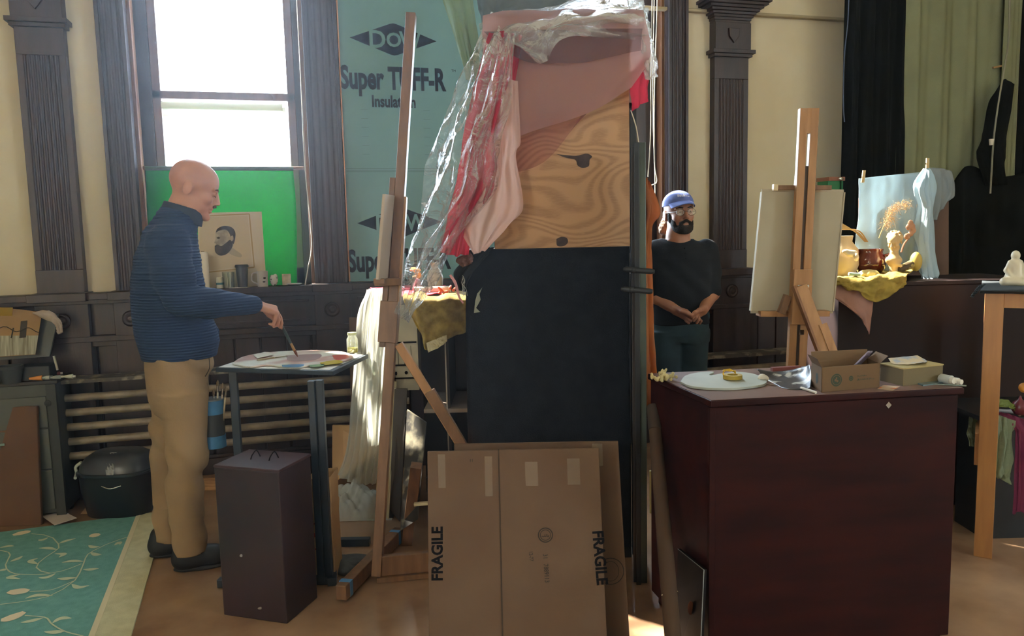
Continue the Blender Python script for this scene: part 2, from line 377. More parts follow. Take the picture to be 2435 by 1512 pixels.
# windows: sashes, glass
gl = glass('window_glass')
sashm = mat('sash_wood', '6b4638', .5, col2='5b3a2e', nscale=5, stretch=(5, 5, .5))
for n_, (a, b), WZ in (('window_1', W1, (1.17, WT1)), ('window_2', W2, (1.17, 3.9))):
    m = M(); y0, y1 = 4.80, 4.84; sa, sb = a+.085, b-(.06 if n_ == 'window_1' else .17)
    for x0, x1 in ((sa, sa+.045), (sb-.045, sb)): m.aabb(x0, x1, y0, y1, WZ[0], WZ[1])
    m.aabb(sa, sb, y0, y1, 2.255, 2.30).aabb(sa, sb, y0, y1, WZ[0], WZ[0]+.1).aabb(sa, sb, y0, y1, WZ[1]-.06, WZ[1])
    wn = struct(n_, m, sashm, bevel=.003)
    obj('pane', M().aabb(sa+.045, sb-.045, y0+.018, y0+.022, WZ[0]+.1, 2.255), gl, wn); obj('pane', M().aabb(sa+.045, sb-.045, y0+.018, y0+.022, 2.30, WZ[1]-.06), gl, wn)
    m = M().aabb(a-.0, a+.085, 4.79, 4.86, WZ[0], WZ[1]).aabb(sb, b, 4.79, 4.86, WZ[0], WZ[1]); obj('window_frame', m, dwood, wn)
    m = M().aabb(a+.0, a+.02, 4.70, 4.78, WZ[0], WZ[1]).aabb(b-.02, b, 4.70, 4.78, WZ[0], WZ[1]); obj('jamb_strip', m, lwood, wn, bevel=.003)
    obj('window_sill', M().aabb(a, b, 4.62, 4.86, WZ[0]-.03, WZ[0]), dwood, wn, bevel=.004)
o = tag(obj('roller_blind', M().lathe((W1[0]+.135, 4.775, 2.215), [(.0, 0), (.021, 0), (.021, .66), (0, .66)], 16, (1, 0, 0)).aabb(W1[0]+.14, W1[1]-.12, 4.77, 4.773, 2.15, 2.215), mat('blind_white', 'e4e2d6', .8, tr=.4), smooth=40), 'rolled white window blind under the meeting rail of the bright window', 'blind')
# casings, pilasters, wainscot
def fluted(m, x0, x1, yf, d, z0, z1, n=8, fl=.007):
    prof = [(x0, yf)]; wdt = (x1-x0)*.76; s0 = x0+(x1-x0)*.12
    for i in range(n):
        a = s0+wdt*i/n; p = wdt/n
        for t in (.18, .32, .5, .68, .82): prof.append((a+p*t, yf+fl*math.sin(PI*(t-.18)/.64)))
    prof.append((x1, yf)); prof += [(x1, yf+d), (x0, yf+d)]
    m.prism([(x, y, z0) for x, y in prof], (0, 0, z1-z0))
def pilaster(name, x0, x1):
    m = M(); c = (x0+x1)/2; hw = (x1-x0)/2
    m.aabb(x0, x1, 4.635, P_, 1.17, 1.30); fluted(m, x0, x1, 4.64, .06, 1.30, 2.44); m.aabb(x0, x1, 4.64, P_, 2.44, 2.60)
    m.aabb(x0-.03, x1+.03, 4.60, P_, 2.60, 2.625).aabb(x0-.015, x1+.015, 4.615, P_, 2.58, 2.60)
    m.aabb(x0-.005, x1+.005, 4.62, P_, 2.625, 2.80)
    for i in range(7):
        t = i/6; e = .005+.085*t**1.6; m.aabb(x0-e, x1+e, 4.635-e, P_, 2.80+i*.017, 2.817+i*.017)
    m.aabb(x0-.105, x1+.105, 4.53, P_, 2.919, 2.94)
    m.prism([(c-.04, 4.62, 2.76), (c+.04, 4.62, 2.76), (c+.035, 4.62, 2.71), (c, 4.62, 2.665), (c-.035, 4.62, 2.71)], (0, -.014, 0))
    m.aabb(x0+.02, x1-.02, 4.66, P_, 2.94, 4.6)
    struct(name, m, dwood, bevel=.002)
pilaster('trim_1', -1.425, -1.19); pilaster('trim_2', 2.675, 2.93); pilaster('trim_3', -3.2, -2.96)
def casing(name, x0, x1, mt=dwood, n=4):
    m = M(); fluted(m, x0, x1, 4.65, .05, 1.17, 4.2, n, .005); m.aabb(x0, x0+.02, 4.63, 4.66, 1.17, 4.2).aabb(x1-.02, x1, 4.63, 4.66, 1.17, 4.2); struct(name, m, mt, bevel=.002)
casing('trim_4', -1.035, W1[0]); casing('trim_5', W1[1], .232); casing('trim_6', 1.15, W2[0]); casing('trim_7', W2[1], 2.48)
struct('trim_8', M().aabb(-4.2, 6.2, 4.655, P_, 2.865, 2.885), mat('plaster_molding', 'a89a7c', .9), bevel=.006)
m = M()
m.aabb(-4.2, 6.2, 4.56, P_, 1.135, 1.17).aabb(-4.2, 6.2, 4.59, P_, 1.11, 1.135).aabb(-4.2, 6.2, 4.655, P_, .93, 1.11).aabb(-4.2, 6.2, 4.60, P_, .90, .93).aabb(-4.2, 6.2, 4.63, P_, .87, .90)
for x0, x1 in ((-1.45, -1.165), (-1.06, -.87), (.02, .25), (1.13, 1.31), (2.32, 2.5), (2.65, 2.955), (-3.22, -2.94)):
    m.aabb(x0, x1, 4.535, P_, 1.13, 1.175).aabb(x0+.01, x1-.01, 4.61, P_, .2, 1.13)
for x in (.13, 1.22, 2.41, 2.80, -1.31, -.965): m.lathe((x, 4.612, 1.02), [(.045, 0), (.045, .012), (.034, .02), (.022, .014), (.012, .022), (0, .022)], 24, (0, -1, 0))
for x0, x1 in ((-2.9, -1.5), (-.84, -.0), (.28, 1.1), (1.34, 2.3)):   # frieze panel mouldings
    m.aabb(x0, x1, 4.645, 4.66, .955, .968).aabb(x0, x1, 4.645, 4.66, 1.072, 1.085)
prof = [(-4.2, 4.67)]; x = -4.2
while x < 6.1:
    prof += [(x+.133, 4.67), (x+.136, 4.682), (x+.142, 4.682), (x+.145, 4.67)]; x += .145
prof += [(6.2, 4.67), (6.2, P_), (-4.2, P_)]
m.prism([(a, b, .15) for a, b in prof], (0, 0, .74))
struct('trim_9', m, dwood, bevel=.003)
struct('baseboard_back', M().aabb(-4.2, 6.2, 4.645, P_, 0, .17).aabb(-4.2, 6.2, 4.655, P_, .17, .19), dwood, bevel=.004)
# heating pipes along the wall
rust = mat('old_pipe_paint', '9c8c76', .4, col2='77695a', nscale=12, bump=.1)
def pipes(x0, x1, zs, label):
    t = thing('radiator', label, 'radiator', ((x0+x1)/2, 4.52, 0))
    for i, z in enumerate(zs):
        obj('heating_pipe', M().tube([(x0, 4.5, z), (x1, 4.5, z)], .021, 16), rust, t, smooth=40)
    obj('top_shelf', M().aabb(x0, x1, 4.45, 4.60, zs[0]+.085, zs[0]+.105), mat('shelf_peeling_paint', '4c443b', .6, col2='8a8070', nscale=14, sharp=(.5, .6)), t)
    for xx in (x0+.02, x1-.02): obj('pipe_bracket', M().aabb(xx-.012, xx+.012, 4.52, 4.67, zs[-1]-.05, zs[0]+.085).aabb(xx-.012, xx+.012, 4.5, 4.54, 0, zs[-1]), blackm, t)
pipes(-1.34, .55, [.615, .535, .455, .375, .295], 'long bank of heating pipes under the window behind the standing painter')
pipes(2.45, 4.2, [.50, .42, .34, .26, .18], 'bank of heating pipes behind the man in the cap')
# ================================================================== INSULATION BOARD
teal = mat('insulation_foil_teal', '6f9896', .55, col2='678f8e', nscale=2, spec=.3)
t = thing('insulation_board', 'teal foam insulation board printed with bold lettering beside the bright window', 'board', (.78, 4.64, 1.175))
obj('panel', M().aabb(.243, 1.14, 4.64, 4.69, 1.178, 4.1), teal, t)
obj('edge_strip', M().aabb(.236, .2425, 4.615, 4.69, 1.178, 4.1), mat('lit_edge_wood', 'b98a64', .7), t)  # bright tone carries the light on this wood strip
rx, uz = Vector((1, 0, 0)), Zv
def yy(px, py): return YP(px, py, 4.639)
for oy in (0, -1):
    tl = yy(812, 208) if oy == 0 else yy(830, 645)
    top = tl.z
    obj('lettering', text('Super TUFF-R', .178, (tl.x-.005, 4.639, tl.z), rx, uz, .60, .0065), ink, t, label='bold product lettering')
    obj('lettering', text('TM', .02, (tl.x+.655, 4.639, tl.z+.11), rx, uz, 1, 0), ink, t)
    obj('lettering', text('Insulation', .094, (tl.x+.17, 4.639, tl.z-.105), rx, uz, .72, .003), ink, t, label='smaller insulation lettering')
    cx, cz = tl.x+.315, tl.z+.285
    q = [(cx-.255, cz), (cx-.02, cz+.088), (cx, cz+.092), (cx+.02, cz+.088), (cx+.255, cz), (cx+.02, cz-.088), (cx, cz-.092), (cx-.02, cz-.088)]
    obj('emblem', M().prism([(a, 4.6398, b) for a, b in q], (0, -.0006, 0)), ink, t, label='dark lozenge emblem')
    obj('emblem_lettering', text('D', .14, (cx-.15, 4.6385, cz-.05), rx, uz, 1, .003), teal, t); obj('emblem_lettering', text('O', .11, (cx-.045, 4.6385, cz-.04), rx, uz, 1, .003), teal, t); obj('emblem_lettering', text('W', .14, (cx+.035, 4.6385, cz-.05), rx, uz, .85, .003), teal, t)
m = M()
for k in range(6):
    for xx in (.35, .72): m.aabb(xx, xx+.04, 4.6385, 4.6395, 2.19-k*.052, 2.191-k*.052)
for z_ in (1.845, 1.836, 1.828): m.aabb(.25, 1.12, 4.6385, 4.6395, z_, z_+.002)
m.v += []; obj('printed_rule_lines', m, mat('print_green', '3f5c55', .7), t)
# ================================================================== RUG
rg = mat('rug_green', '74a8a1', .95, col2='689b94', nscale=30, bump=.3, bscale=250, spec=.1)
cream = mat('rug_cream', 'd0ccaa', .95, col2='c2be9b', nscale=20, bump=.2, bscale=200, spec=.1)
a0 = ZP(329, 1244); a1 = ZP(228, 1512); dr = (a1-a0).normalized(); lf = Vector((dr.y, -dr.x, 0));  lf = lf if lf.x < 0 else -lf
A = a0-dr*.12; L_ = 3.2
t = thing('floor_rug', 'green rug with cream border and pale vine pattern at the left', 'rug', A)
def quadm(p, a, b, z): return M().box(p, a, b, (0, 0, z))
obj('border', quadm(A, -lf*.125, dr*L_, .009), cream, t)
obj('field', quadm(A, lf*2.2, dr*L_, .0085), rg, t); obj('border_line', quadm(A+lf*.0, lf*.022, dr*L_, .0105), mat('rug_line', 'd9cfae', .9), t)
vine = mat('rug_vine', 'c6cfae', .95); bud = mat('rug_bud', 'e6d8b8', .95)
m = M(); mb = M()
def V2(x, y): return ZP(x/4.555, 1180+y/4.555, .0105)
def rib(pts, w0, w1, mm=None, z=.002):
    mm = mm or m; c = curve([V2(*p) for p in pts], 14); L0 = []; R1 = []
    for i, p in enumerate(c):
        d = (c[min(i+1, 13)]-c[max(i-1, 0)]).normalized(); s_ = Vector((-d.y, d.x, 0)); ww = w0+(w1-w0)*math.sin(PI*i/13) ; L0.append(p+s_*ww); R1.append(p-s_*ww)
    mm.grid([[a, b] for a, b in zip(L0, R1)])
for pts in ([(340, 405), (540, 430), (640, 530), (600, 590), (450, 690), (395, 775), (520, 830), (700, 800), (880, 730)], [(-20, 580), (110, 620), (60, 750), (150, 835), (430, 845), (560, 830)],
            [(1430, 425), (1200, 500), (990, 600), (930, 660), (880, 790), (800, 920), (560, 1070), (300, 1130), (0, 1170)], [(320, 1030), (560, 1010), (800, 915)], [(270, 1290), (490, 1310), (560, 1380), (700, 1460), (900, 1512)]):
    rib(pts, .003, .003)
for a in ([(640, 510), (720, 480), (820, 455)], [(420, 560), (520, 560), (610, 575)], [(415, 470), (460, 470), (520, 445)], [(595, 620), (690, 625), (640, 660)], [(410, 670), (330, 700), (410, 735)], [(670, 715), (780, 700), (900, 705)], [(900, 790), (990, 790), (1070, 780)],
          [(620, 888), (720, 890), (830, 880)], [(420, 880), (510, 875), (600, 835)], [(110, 705), (180, 680), (245, 645)], [(0, 555), (80, 540), (150, 538)], [(960, 530), (1010, 548), (1080, 545)], [(980, 605), (1040, 630), (1100, 630)], [(780, 950), (850, 985), (965, 965)], [(275, 1105), (400, 1070), (570, 1075)],
          [(225, 1365), (350, 1345), (470, 1315)], [(570, 1370), (660, 1320), (775, 1320)], [(480, 1465), (600, 1470), (700, 1462)], [(0, 795), (30, 795), (60, 800)], [(220, 845), (100, 875), (220, 895)], [(1240, 530), (1290, 500), (1300, 520)]): rib(a, .002, .013)
for a in ([(140, 420), (240, 395), (330, 380)], [(985, 440), (1030, 420), (1080, 405)], [(90, 1030), (200, 1030), (310, 1025)], [(10, 1340), (130, 1310), (265, 1250)]): mb = M(); rib(a, .012, .028, mb); obj('flower_pattern', mb, bud, t)
obj('vine_pattern', m, vine, t)

hz = bpy.data.materials.new('window_glare_haze'); hz.use_nodes = True; nt = hz.node_tree; nt.nodes.remove(nt.nodes['Principled BSDF'])  # thin volume added to stand in for veiling glare around the window
vsn = nt.nodes.new('ShaderNodeVolumeScatter'); vsn.inputs['Density'].default_value = .0095; vsn.inputs['Anisotropy'].default_value = .75; vsn.inputs['Color'].default_value = (.80, .90, 1, 1)
nt.links.new(vsn.outputs[0], nt.nodes['Material Output'].inputs['Volume'])
hzo = tag(obj('glare_haze', M().aabb(-4.26, .8, -3.26, 4.95, -.05, 4.65), hz), 'faint haze volume added for the glare around the bright window', 'haze', None, 'stuff')
# ================================================================== PEDESTAL, PALETTE STAND
def hbox(name, label, cat, pl, pr, ztop, depth, zbot, mt, bevel=.004):
    """box whose top front edge runs between two picture points at height ztop"""
    a = ZP(*pl, ztop); b = ZP(*pr, ztop); ux = b-a; back = Vector((-ux.y, ux.x, 0)).normalized()
    m = M().box((a.x, a.y, zbot), ux, back*depth, (0, 0, ztop-zbot)); return m, a, b, ux, back
pedm = mat('pedestal_brown', '35262a', .38, col2='2b1f22', nscale=5, bump=.04)
a = ZP(532, 1462); b = ZP(683, 1484); ux = b-a; bk = Vector((-ux.y, ux.x, 0)).normalized()*.215
a.z = b.z = 0
t = thing('pedestal', 'dark brown painted wooden box pedestal standing on the floor', 'pedestal', (a+b+bk)/2)
obj('body', M().box(a+Zv*.0, ux*1.0, bk, Zv*.585), pedm, t, bevel=.004)
obj('top', M().box(a+Zv*.585-ux*.008, ux*1.016, bk*1.02, Zv*.01), mat('pedestal_top', '4a3436', .3, col2='3a282b', nscale=8), t, bevel=.002)
m = M()
for q in (.33, .62): p = a+ux*q+bk*.45+Zv*.592; m.tube(curve([p, p+Zv*.02+ux*.03, p+ux*.02+bk*.15+Zv*.03, p+ux*.05+bk*.2+Zv*.002], 10), .0022, 6)
obj('string', m, ink, t)
obj('scuff_marks', M().ball(a+ux*.35-bk*.01+Zv*.25, .006, 8, (1, .1, 1)).ball(a+ux*.6-bk*.01+Zv*.05, .005, 8, (2, .1, 1)), mat('scuff', '8a8078', .8), t)
# palette stand
navy = mat('stand_navy_paint', '1d2a38', .42, col2='162029', nscale=8)
TZ = .885
A_ = ZP(512, 874, TZ); B_ = ZP(792, 882, TZ); C_ = ZP(876, 842, TZ); D_ = A_+(C_-B_)
t = thing('palette_stand', 'narrow dark blue palette stand with slatted posts', 'stand', (A_+B_+C_+D_)/4*Vector((1, 1, 0)) if False else Vector(((A_.x+C_.x)/2, (A_.y+C_.y)/2, 0)))
obj('stand_top', M().prism([A_, B_, C_, D_], (0, 0, -.02)), mat('stand_top_paint', '26303a', .5), t, bevel=.003)
obj('paper_lining', M().prism([A_.lerp(C_, .02)+Zv*.0015, B_.lerp(D_, .04)+Zv*.0015, C_.lerp(A_, .03)+Zv*.0015, D_.lerp(B_, .02)+Zv*.0015], (0, 0, -.001)), mat('lining_white', 'dcd8cc', .5), t)
def post(px, w_, py=1388, off=0): p = ZP(px, py); return p
for px_, py_, w_ in ((766, 1390, .028), (784, 1386, .030)):
    p = ZP(px_, py_); obj('post', M().bar(p+Zv*.02, (p.x, p.y, TZ-.02), w_, .03), navy, t, bevel=.002)
p = ZP(553, 1388); p = Vector((A_.x+.07, A_.y+.02, 0)); obj('post', M().bar(p+Zv*.02, (p.x, p.y, TZ-.02), .035, .02), navy, t, bevel=.002)
fl_ = ZP(520, 1394); fr = ZP(800, 1386); obj('foot_bar', M().bar(fl_+Zv*.018, fr+Zv*.018, .036, .034), navy, t, bevel=.002)
br = ZP(880, 1296); obj('foot_bar', M().bar(ZP(790, 1394)+Zv*.018, ZP(795, 1300)+Zv*.018, .036, .034), navy, t); obj('foot_bar', M().bar(ZP(600, 1300)+Zv*.018, br+Zv*.018, .036, .034), navy, t)
# palette on it
pal = mat('palette_paint', 'd8d6ca', .4, col2='b98f86', nscale=5, sharp=(.45, .6), detail=2)
def table_outline(pts, z, th, name, mt, n=60, **k):
    P = [ZP(x, y, z) for x, y in pts]; P.append(P[0]); c = curve(P, n)[:-1]; return obj(name, M().prism(c, (0, 0, th)), mt, **k)
o = table_outline([(552, 866), (580, 850), (640, 840), (740, 835), (810, 838), (840, 850), (810, 862), (760, 869), (690, 876), (640, 870), (590, 874)], TZ+.004, .006, 'palette', pal, bevel=.001)
tag(o, 'large kidney-shaped paint palette with smeared colours on the dark blue stand', 'palette')
for nm, pts, c1 in (('paint_patch_red', [(790, 845), (820, 843), (830, 850), (800, 856)], 'c8604c'), ('paint_patch_yellow', [(760, 862), (800, 856), (815, 862), (770, 868)], 'c9b43c'), ('paint_patch_blue', [(670, 868), (720, 866), (715, 872), (675, 873)], '5a86b0'), ('paint_patch_mauve', [(680, 845), (760, 842), (750, 855), (690, 858)], 'a58a8a'), ('paint_patch_green', [(735, 868), (770, 865), (765, 871), (740, 872)], '83a070')):
    q = table_outline(pts, TZ+.0102, .0008, nm, mat(nm, c1, .3), 24); q.parent = o; q.location = q.location-o.location
tag(obj('palette_knife', M().bar(ZP(612, 856, TZ+.014), ZP(650, 850, TZ+.014), .012, .006, Zv.cross(R0)).bar(ZP(650, 850, TZ+.013), ZP(682, 846, TZ+.013), .016, .0012, Zv.cross(R0)), mat('knife_handle', '9b8a6a', .5)), 'wooden-handled palette knife lying on the big paint palette', 'palette knife')
tag(obj('paper_scrap', M().prism([ZP(603, 845, TZ+.013), ZP(640, 838, TZ+.013), ZP(652, 843, TZ+.016), ZP(612, 852, TZ+.013)], (0, 0, .001)), white), 'torn pale paper scrap at the back edge of the palette', 'paper')
jr = thing('glass_jar', 'small lidded glass jar of yellow oil on the palette stand corner', 'jar', ZP(839, 839, TZ))
c = ZP(839, 839, TZ)
obj('glass_body', M().lathe(c, [(.0, .001), (.026, .002), (.027, .01), (.027, .068), (.020, .080), (.020, .090)], 28), glass('jar_glass', (.82, .88, .80), .12, .12), jr, smooth=50)
obj('liquid', M().lathe(c, [(.0, .003), (.0245, .004), (.0245, .026), (0, .026)], 28), mat('yellow_oil', 'c9be2e', .1, tr=.5), jr, smooth=50)
obj('lid', M().lathe(c, [(.0, .088), (.0215, .088), (.0215, .1), (0, .1)], 28), mat('jar_lid', 'a9b08c', .4), jr, smooth=50)
# taped can of brushes hung on the stand
cc = S1c = Vector((A_.x+.0, A_.y-.005, 0)); cb = PL(512, 1062, A_, FH); ct = PL(512, 948, A_, FH); h_ = (ct-cb).z
bt = mat('blue_tape', '2f6390', .6, col2='3a719c', nscale=20); t = thing('brush_can', 'black can wrapped in blue tape holding brushes, hung on the palette stand', 'can', cb)
R_ = .046
obj('can_body', M().lathe(cb, [(0, 0), (R_, 0), (R_, h_), (R_-.003, h_), (R_-.003, .02), (0, .02)], 32), mat('can_dark', '2b2e31', .5), t, smooth=40)
obj('blue_tape_band', M().lathe(cb, [(R_, .0), (R_+.0015, .0), (R_+.0015, .055), (R_, .055)], 32), bt, t, smooth=40); obj('blue_tape_band', M().lathe(cb, [(R_, h_-.065), (R_+.0015, h_-.065), (R_+.0015, h_-.004), (R_, h_-.004)], 32), bt, t, smooth=40)
obj('rim', M().lathe(cb, [(R_-.003, h_-.003), (R_+.003, h_-.003), (R_+.003, h_+.002), (R_-.003, h_+.002)], 32), mat('can_rim', '8a9298', .3, metal=1), t, smooth=40)
for i, (dx, px_, py_, desc, c_) in enumerate(((-.012, 489, 905, 'white-handled brush leaning left in the blue-taped can', 'b8b3a6'), (-.002, 508, 925, 'short dark brush in the middle of the blue-taped can', '8e8775'), (.008, 518, 903, 'pale brush standing upright in the blue-taped can', 'c2b9a0'), (.020, 530, 910, 'brush with round ferrule leaning right in the blue-taped can', '9a917d'), (.028, 538, 918, 'rightmost thin brush in the blue-taped can', 'a8997c'))):
    tp = PL(px_, py_, A_, FH); bs = cb+R0*dx+Zv*.025; d_ = tp-bs
    b_ = thing('paint_brush', desc, 'brush', bs, 'brushes in the blue-taped can'); obj('handle', M().tube([bs, bs+d_*.5, bs+d_*.8], [.003, .0045, .004], 8), mat('brush_handle_'+c_, c_, .4), b_, smooth=60)
    obj('ferrule', M().tube([bs+d_*.8, bs+d_*.9], [.0045, .005], 8), chrome, b_, smooth=60); obj('bristles', M().tube([bs+d_*.9, bs+d_*.96, tp], [.0055, .006, .001], 8), mat('bristle', '6b5c46', .9), b_, smooth=60)
# things behind pedestal
bgp = ZP(772, 1392); t = None
a = ZP(742, 1388); b = ZP(798, 1378); top = 1.43-(1118-566)*3.2/1800
rows = [[Vector((a.lerp(b, u).x, a.lerp(b, u).y, z)) + FH*(.015*math.sin(u*9+z*8)) for u in (0, .33, .66, 1)] for z in (top, .3, .15, 0)]
t = thing('paper_bag', 'crumpled brown paper bag with blurred red print behind the dark pedestal', 'bag', a)
obj('front_face', cloth(rows, 24, 24, wr=.008, seed=3), kraft, t, solid=.002, smooth=60); rows2 = [[p+FH*.13 for p in r] for r in rows]; obj('back_face', cloth(rows2, 24, 24, wr=.012, seed=5), kraft, t, solid=.002, smooth=60)
obj('side_face', M().grid([[r[-1], r[-1]+FH*.13] for r in rows]), kraft, t, solid=.002); obj('side_face', M().grid([[r[0], r[0]+FH*.13] for r in rows]), kraft, t, solid=.002)
redk = mat('red_print', 'a03a2c', .8); rr_ = (b-a).normalized()
for k in range(3): obj('printed_line', strokes(5, .026, (a+rr_*.004+Zv*(.25-k*.055)-FH*.022), rr_+Zv*.35, Zv-rr_*.35, .075, shear=.2, seed=k+2), redk, t, label='blurred red slanted print')
tag(obj('wood_block', M().box(ZP(474, 1166), ZP(530, 1166)-ZP(474, 1166), FH*.12, Zv*.075), mat('pine_block', 'b98d5c', .6, col2='8d6238', nscale=9, stretch=(1, 1, 9)), bevel=.002), 'pale pine block with dark grain on the floor behind the pedestal', 'block')
# gray cloth heap on floor
gcl = mat('grey_rag', '55585a', .95, col2='3d4042', nscale=10, bump=.3, bscale=120)
c = ZP(832, 1345); s = S(.006)
for i in range(9):
    p = c+CR*random.uniform(-.06, .06)+FH*random.uniform(-.05, .06); s.cap(p+Zv*.02, p+Vector((random.uniform(-.08, .08), random.uniform(-.06, .06), random.uniform(.0, .035))), .018, .013, .01)
s.ell(c+Zv*.008, (.11, .10, .02), k=.02)
tag(obj('rag', s.mesh(), gcl, smooth=180), 'crumpled dark grey rag on the floor beside the easel foot', 'rag')
# ================================================================== LEFT SIDE: metal cabinet, paint box, cooler
cx1 = ZP(150, 1232); t = thing('metal_cabinet', 'dark grey metal drawer cabinet covered with paint tubes at the left edge', 'cabinet', (-1.75, 4.4, 0))
yb = 4.370; XR = YP(150, 1100, yb).x; XL = -2.15; zt = YP(120, 912, yb).z
obj('carcass', M().aabb(XL, XR, yb, 4.60, .03, zt), darkgrey, t, bevel=.004)
obj('top', M().aabb(XL-.01, XR+.01, yb-.015, 4.61, zt, zt+.018), mat('cabinet_top', '2a2626', .5), t, bevel=.003)
zz = [.05, .27, .49, zt-.06]
for i in range(3): dr_ = obj('drawer', M().aabb(XL+.02, XR-.05, yb-.012, yb, zz[i]+.004, zz[i+1]-.004), mat('drawer_grey', '565955', .5, col2='4c4f4b', nscale=2), t, bevel=.003)
obj('handle', M().aabb(XL+.2, XR-.25, yb-.03, yb-.012, .42, .432), chrome, t)
kn = YP(115, 958, yb-.01); obj('knob', M().lathe(kn, [(0, 0), (.018, 0), (.016, .012), (0, .014)], 20, (0, -1, 0)), blackm, t, smooth=50)
obj('stile', M().aabb(XR-.045, XR, yb-.02, yb, 0.0, zt), mat('cabinet_dark', '2b2d2c', .5), t)
# brown board leaning
a = ZP(-60, 1254); b = ZP(98, 1249); up = PL(80, 966, b+FH*.05, FH); ux = b-a
o = obj('hardboard_panel', M().box(a, ux, FH*.02, Zv*(up.z)+FH*.05), mat('hardboard', '6d5140', .75, col2='5f4536', nscale=3, spec=.2), bevel=.004)
tag(o, 'brown hardboard panel leaning against the metal cabinet', 'panel')
# pochade box
zt2 = zt+.018
t = thing('paint_box', 'black open sketching box with lid up on the metal cabinet', 'paint box', (-1.65, 4.470, zt2))
tl_ = YP(-30, 738, 4.510); br_ = YP(118, 848, 4.470); tr_ = YP(137, 745, 4.510)
lid = M().prism([Vector((tl_.x, 4.530, tl_.z)), Vector((tr_.x, 4.530, tr_.z-.005)), Vector((br_.x, 4.470, br_.z)), Vector((tl_.x, 4.470, br_.z-.005))], (0, .018, 0)); obj('lid', lid, darkgrey, t, bevel=.002)
obj('tray', M().aabb(tl_.x, br_.x+.02, 4.380, 4.510, zt2, zt2+.075), blackm, t, bevel=.004)
obj('hinge_strut', M().bar(YP(128, 846, 4.420), YP(137, 880, 4.420), .01, .006), mat('strut', 'b9b6a8', .4), t)
pt = thing('painted_study', 'unfinished landscape study in brown and grey clipped in the open sketching box', 'painting', YP(50, 850, 4.460))
q = [YP(-30, 727, 4.490), YP(100, 742, 4.490), YP(84, 843, 4.445), YP(-30, 850, 4.445)]
obj('sheet', M().prism(q, (0, .004, 0)), mat('study_ground', 'a8855a', .8, col2='8f7048', nscale=3), pt)
def onq(u, v, e=.0015): p = q[0].lerp(q[1], u).lerp(q[3].lerp(q[2], u), v); return p-Vector((0, e, 0))
obj('painted_grey_strip', M().prism([onq(0, .58), onq(1, .55), onq(1, .99), onq(0, .99)], (0, .001, 0)), mat('study_grey', 'b5b4a4', .8, col2='7d7a68', nscale=14, stretch=(6, 1, .4)), pt)
dk = mat('study_dark', '3a342c', .8)
obj('painted_dark_tree', M().prism([onq(.63, .25, .002), onq(.75, .22, .002), onq(.76, .6, .002), onq(.63, .62, .002)], (0, .001, 0)), dk, pt)
m = M(); m.tube([onq(u, .43+.05*math.sin(u*14), .003) for u in [i/16 for i in range(17)]], .002, 5); m.tube([onq(.5, .4, .003), onq(.47, .62, .003)], .003, 5); obj('painted_line', m, dk, pt)
tag(obj('yellow_card', M().prism([YP(-20, 731, 4.425), YP(30, 731, 4.425), YP(28, 760, 4.510), YP(-20, 760, 4.510)], (0, .003, 0)), mat('yellow_card', 'c9a33a', .7)), 'yellow card standing behind the landscape study', 'card')
rgm = mat('pink_rag', 'b8a89c', .9, bump=.2)
tag(obj('rag', cloth([[YP(78, 742, 4.490), YP(110, 738, 4.470), YP(125, 742, 4.470)], [YP(82, 748, 4.470), YP(118, 750, 4.450), YP(140, 757, 4.460)], [YP(128, 770, 4.470), YP(136, 770, 4.460), YP(147, 768, 4.470)], [YP(137, 793, 4.480), YP(142, 794, 4.470), YP(149, 790, 4.480)]], 14, 24, .003, 2), rgm, solid=.004, smooth=80), 'pale rag draped over the corner of the open sketching box lid', 'rag')
cp_ = YP(28, 912, 4.360); tag(obj('flower_pot', M().lathe((cp_.x, 4.360, zt2), [(0, 0), (.042, 0), (.056, .075), (.06, .075), (.06, .09), (.052, .09), (.045, .02), (0, .02)], 28), mat('pot_dark', '34373c', .6), smooth=40), 'dark round pot standing in front of the landscape study', 'pot')
tag(obj('glass_bottle', M().lathe((YP(162, 895, 4.490).x, 4.510, zt2), [(0, 0), (.016, 0), (.016, .09), (.010, .1), (0, .1)], 16), mat('grey_bottle', '7b7a70', .3), smooth=40), 'slim grey bottle standing at the right end of the metal cabinet top', 'bottle') if False else None
x_ = YP(88, 922, 4.380)
o = thing('paint_tube', 'paint tube with bright orange label on the metal cabinet top', 'paint tube', x_)
obj('tube_body', M().tube([(x_.x-.03, 4.375, zt2+.014), (x_.x+.03, 4.375, zt2+.014)], [.006, .014], 12), mat('orange_label', 'd98b3a', .5), o, smooth=60); obj('cap', M().tube([(x_.x+.03, 4.375, zt2+.014), (x_.x+.045, 4.375, zt2+.014)], .007, 10), mat('pale_cap', '9fb3b0', .4), o, smooth=60)
tl = ['silver paint tube beside the orange-labelled tube', 'greenish paint tube near the strut of the sketching box', 'grey paint tube lying at the corner of the metal cabinet', 'dark crumpled paint tube behind the orange-labelled one', 'small white-capped tube at the right of the cabinet top', 'red-capped paint tube under the strut of the sketching box']
for i, (px_, py_, c_) in enumerate(((58, 924, 'b5b8b0'), (112, 893, 'a5ad86'), (128, 900, '8d938f'), (100, 906, '4c5054'), (140, 908, 'c8c8bf'), (142, 884, '7c3230'))):
    p = ZP(px_, py_, zt2+.012); p.y = min(max(p.y, 4.380), 4.5); an = random.uniform(-.6, .6); d_ = Vector((math.cos(an), math.sin(an)*.5, 0))*.028
    o = thing('paint_tube', tl[i], 'paint tube', p-Zv*.012, 'paint tubes on the metal cabinet'); obj('tube_body', M().tube([p-d_, p, p+d_*.8], [.004, .010, .0115], 10), mat('tube_'+c_, c_, .35), o, smooth=60); obj('cap', M().tube([p+d_*.8, p+d_*1.25], .006, 8), white, o, smooth=60)
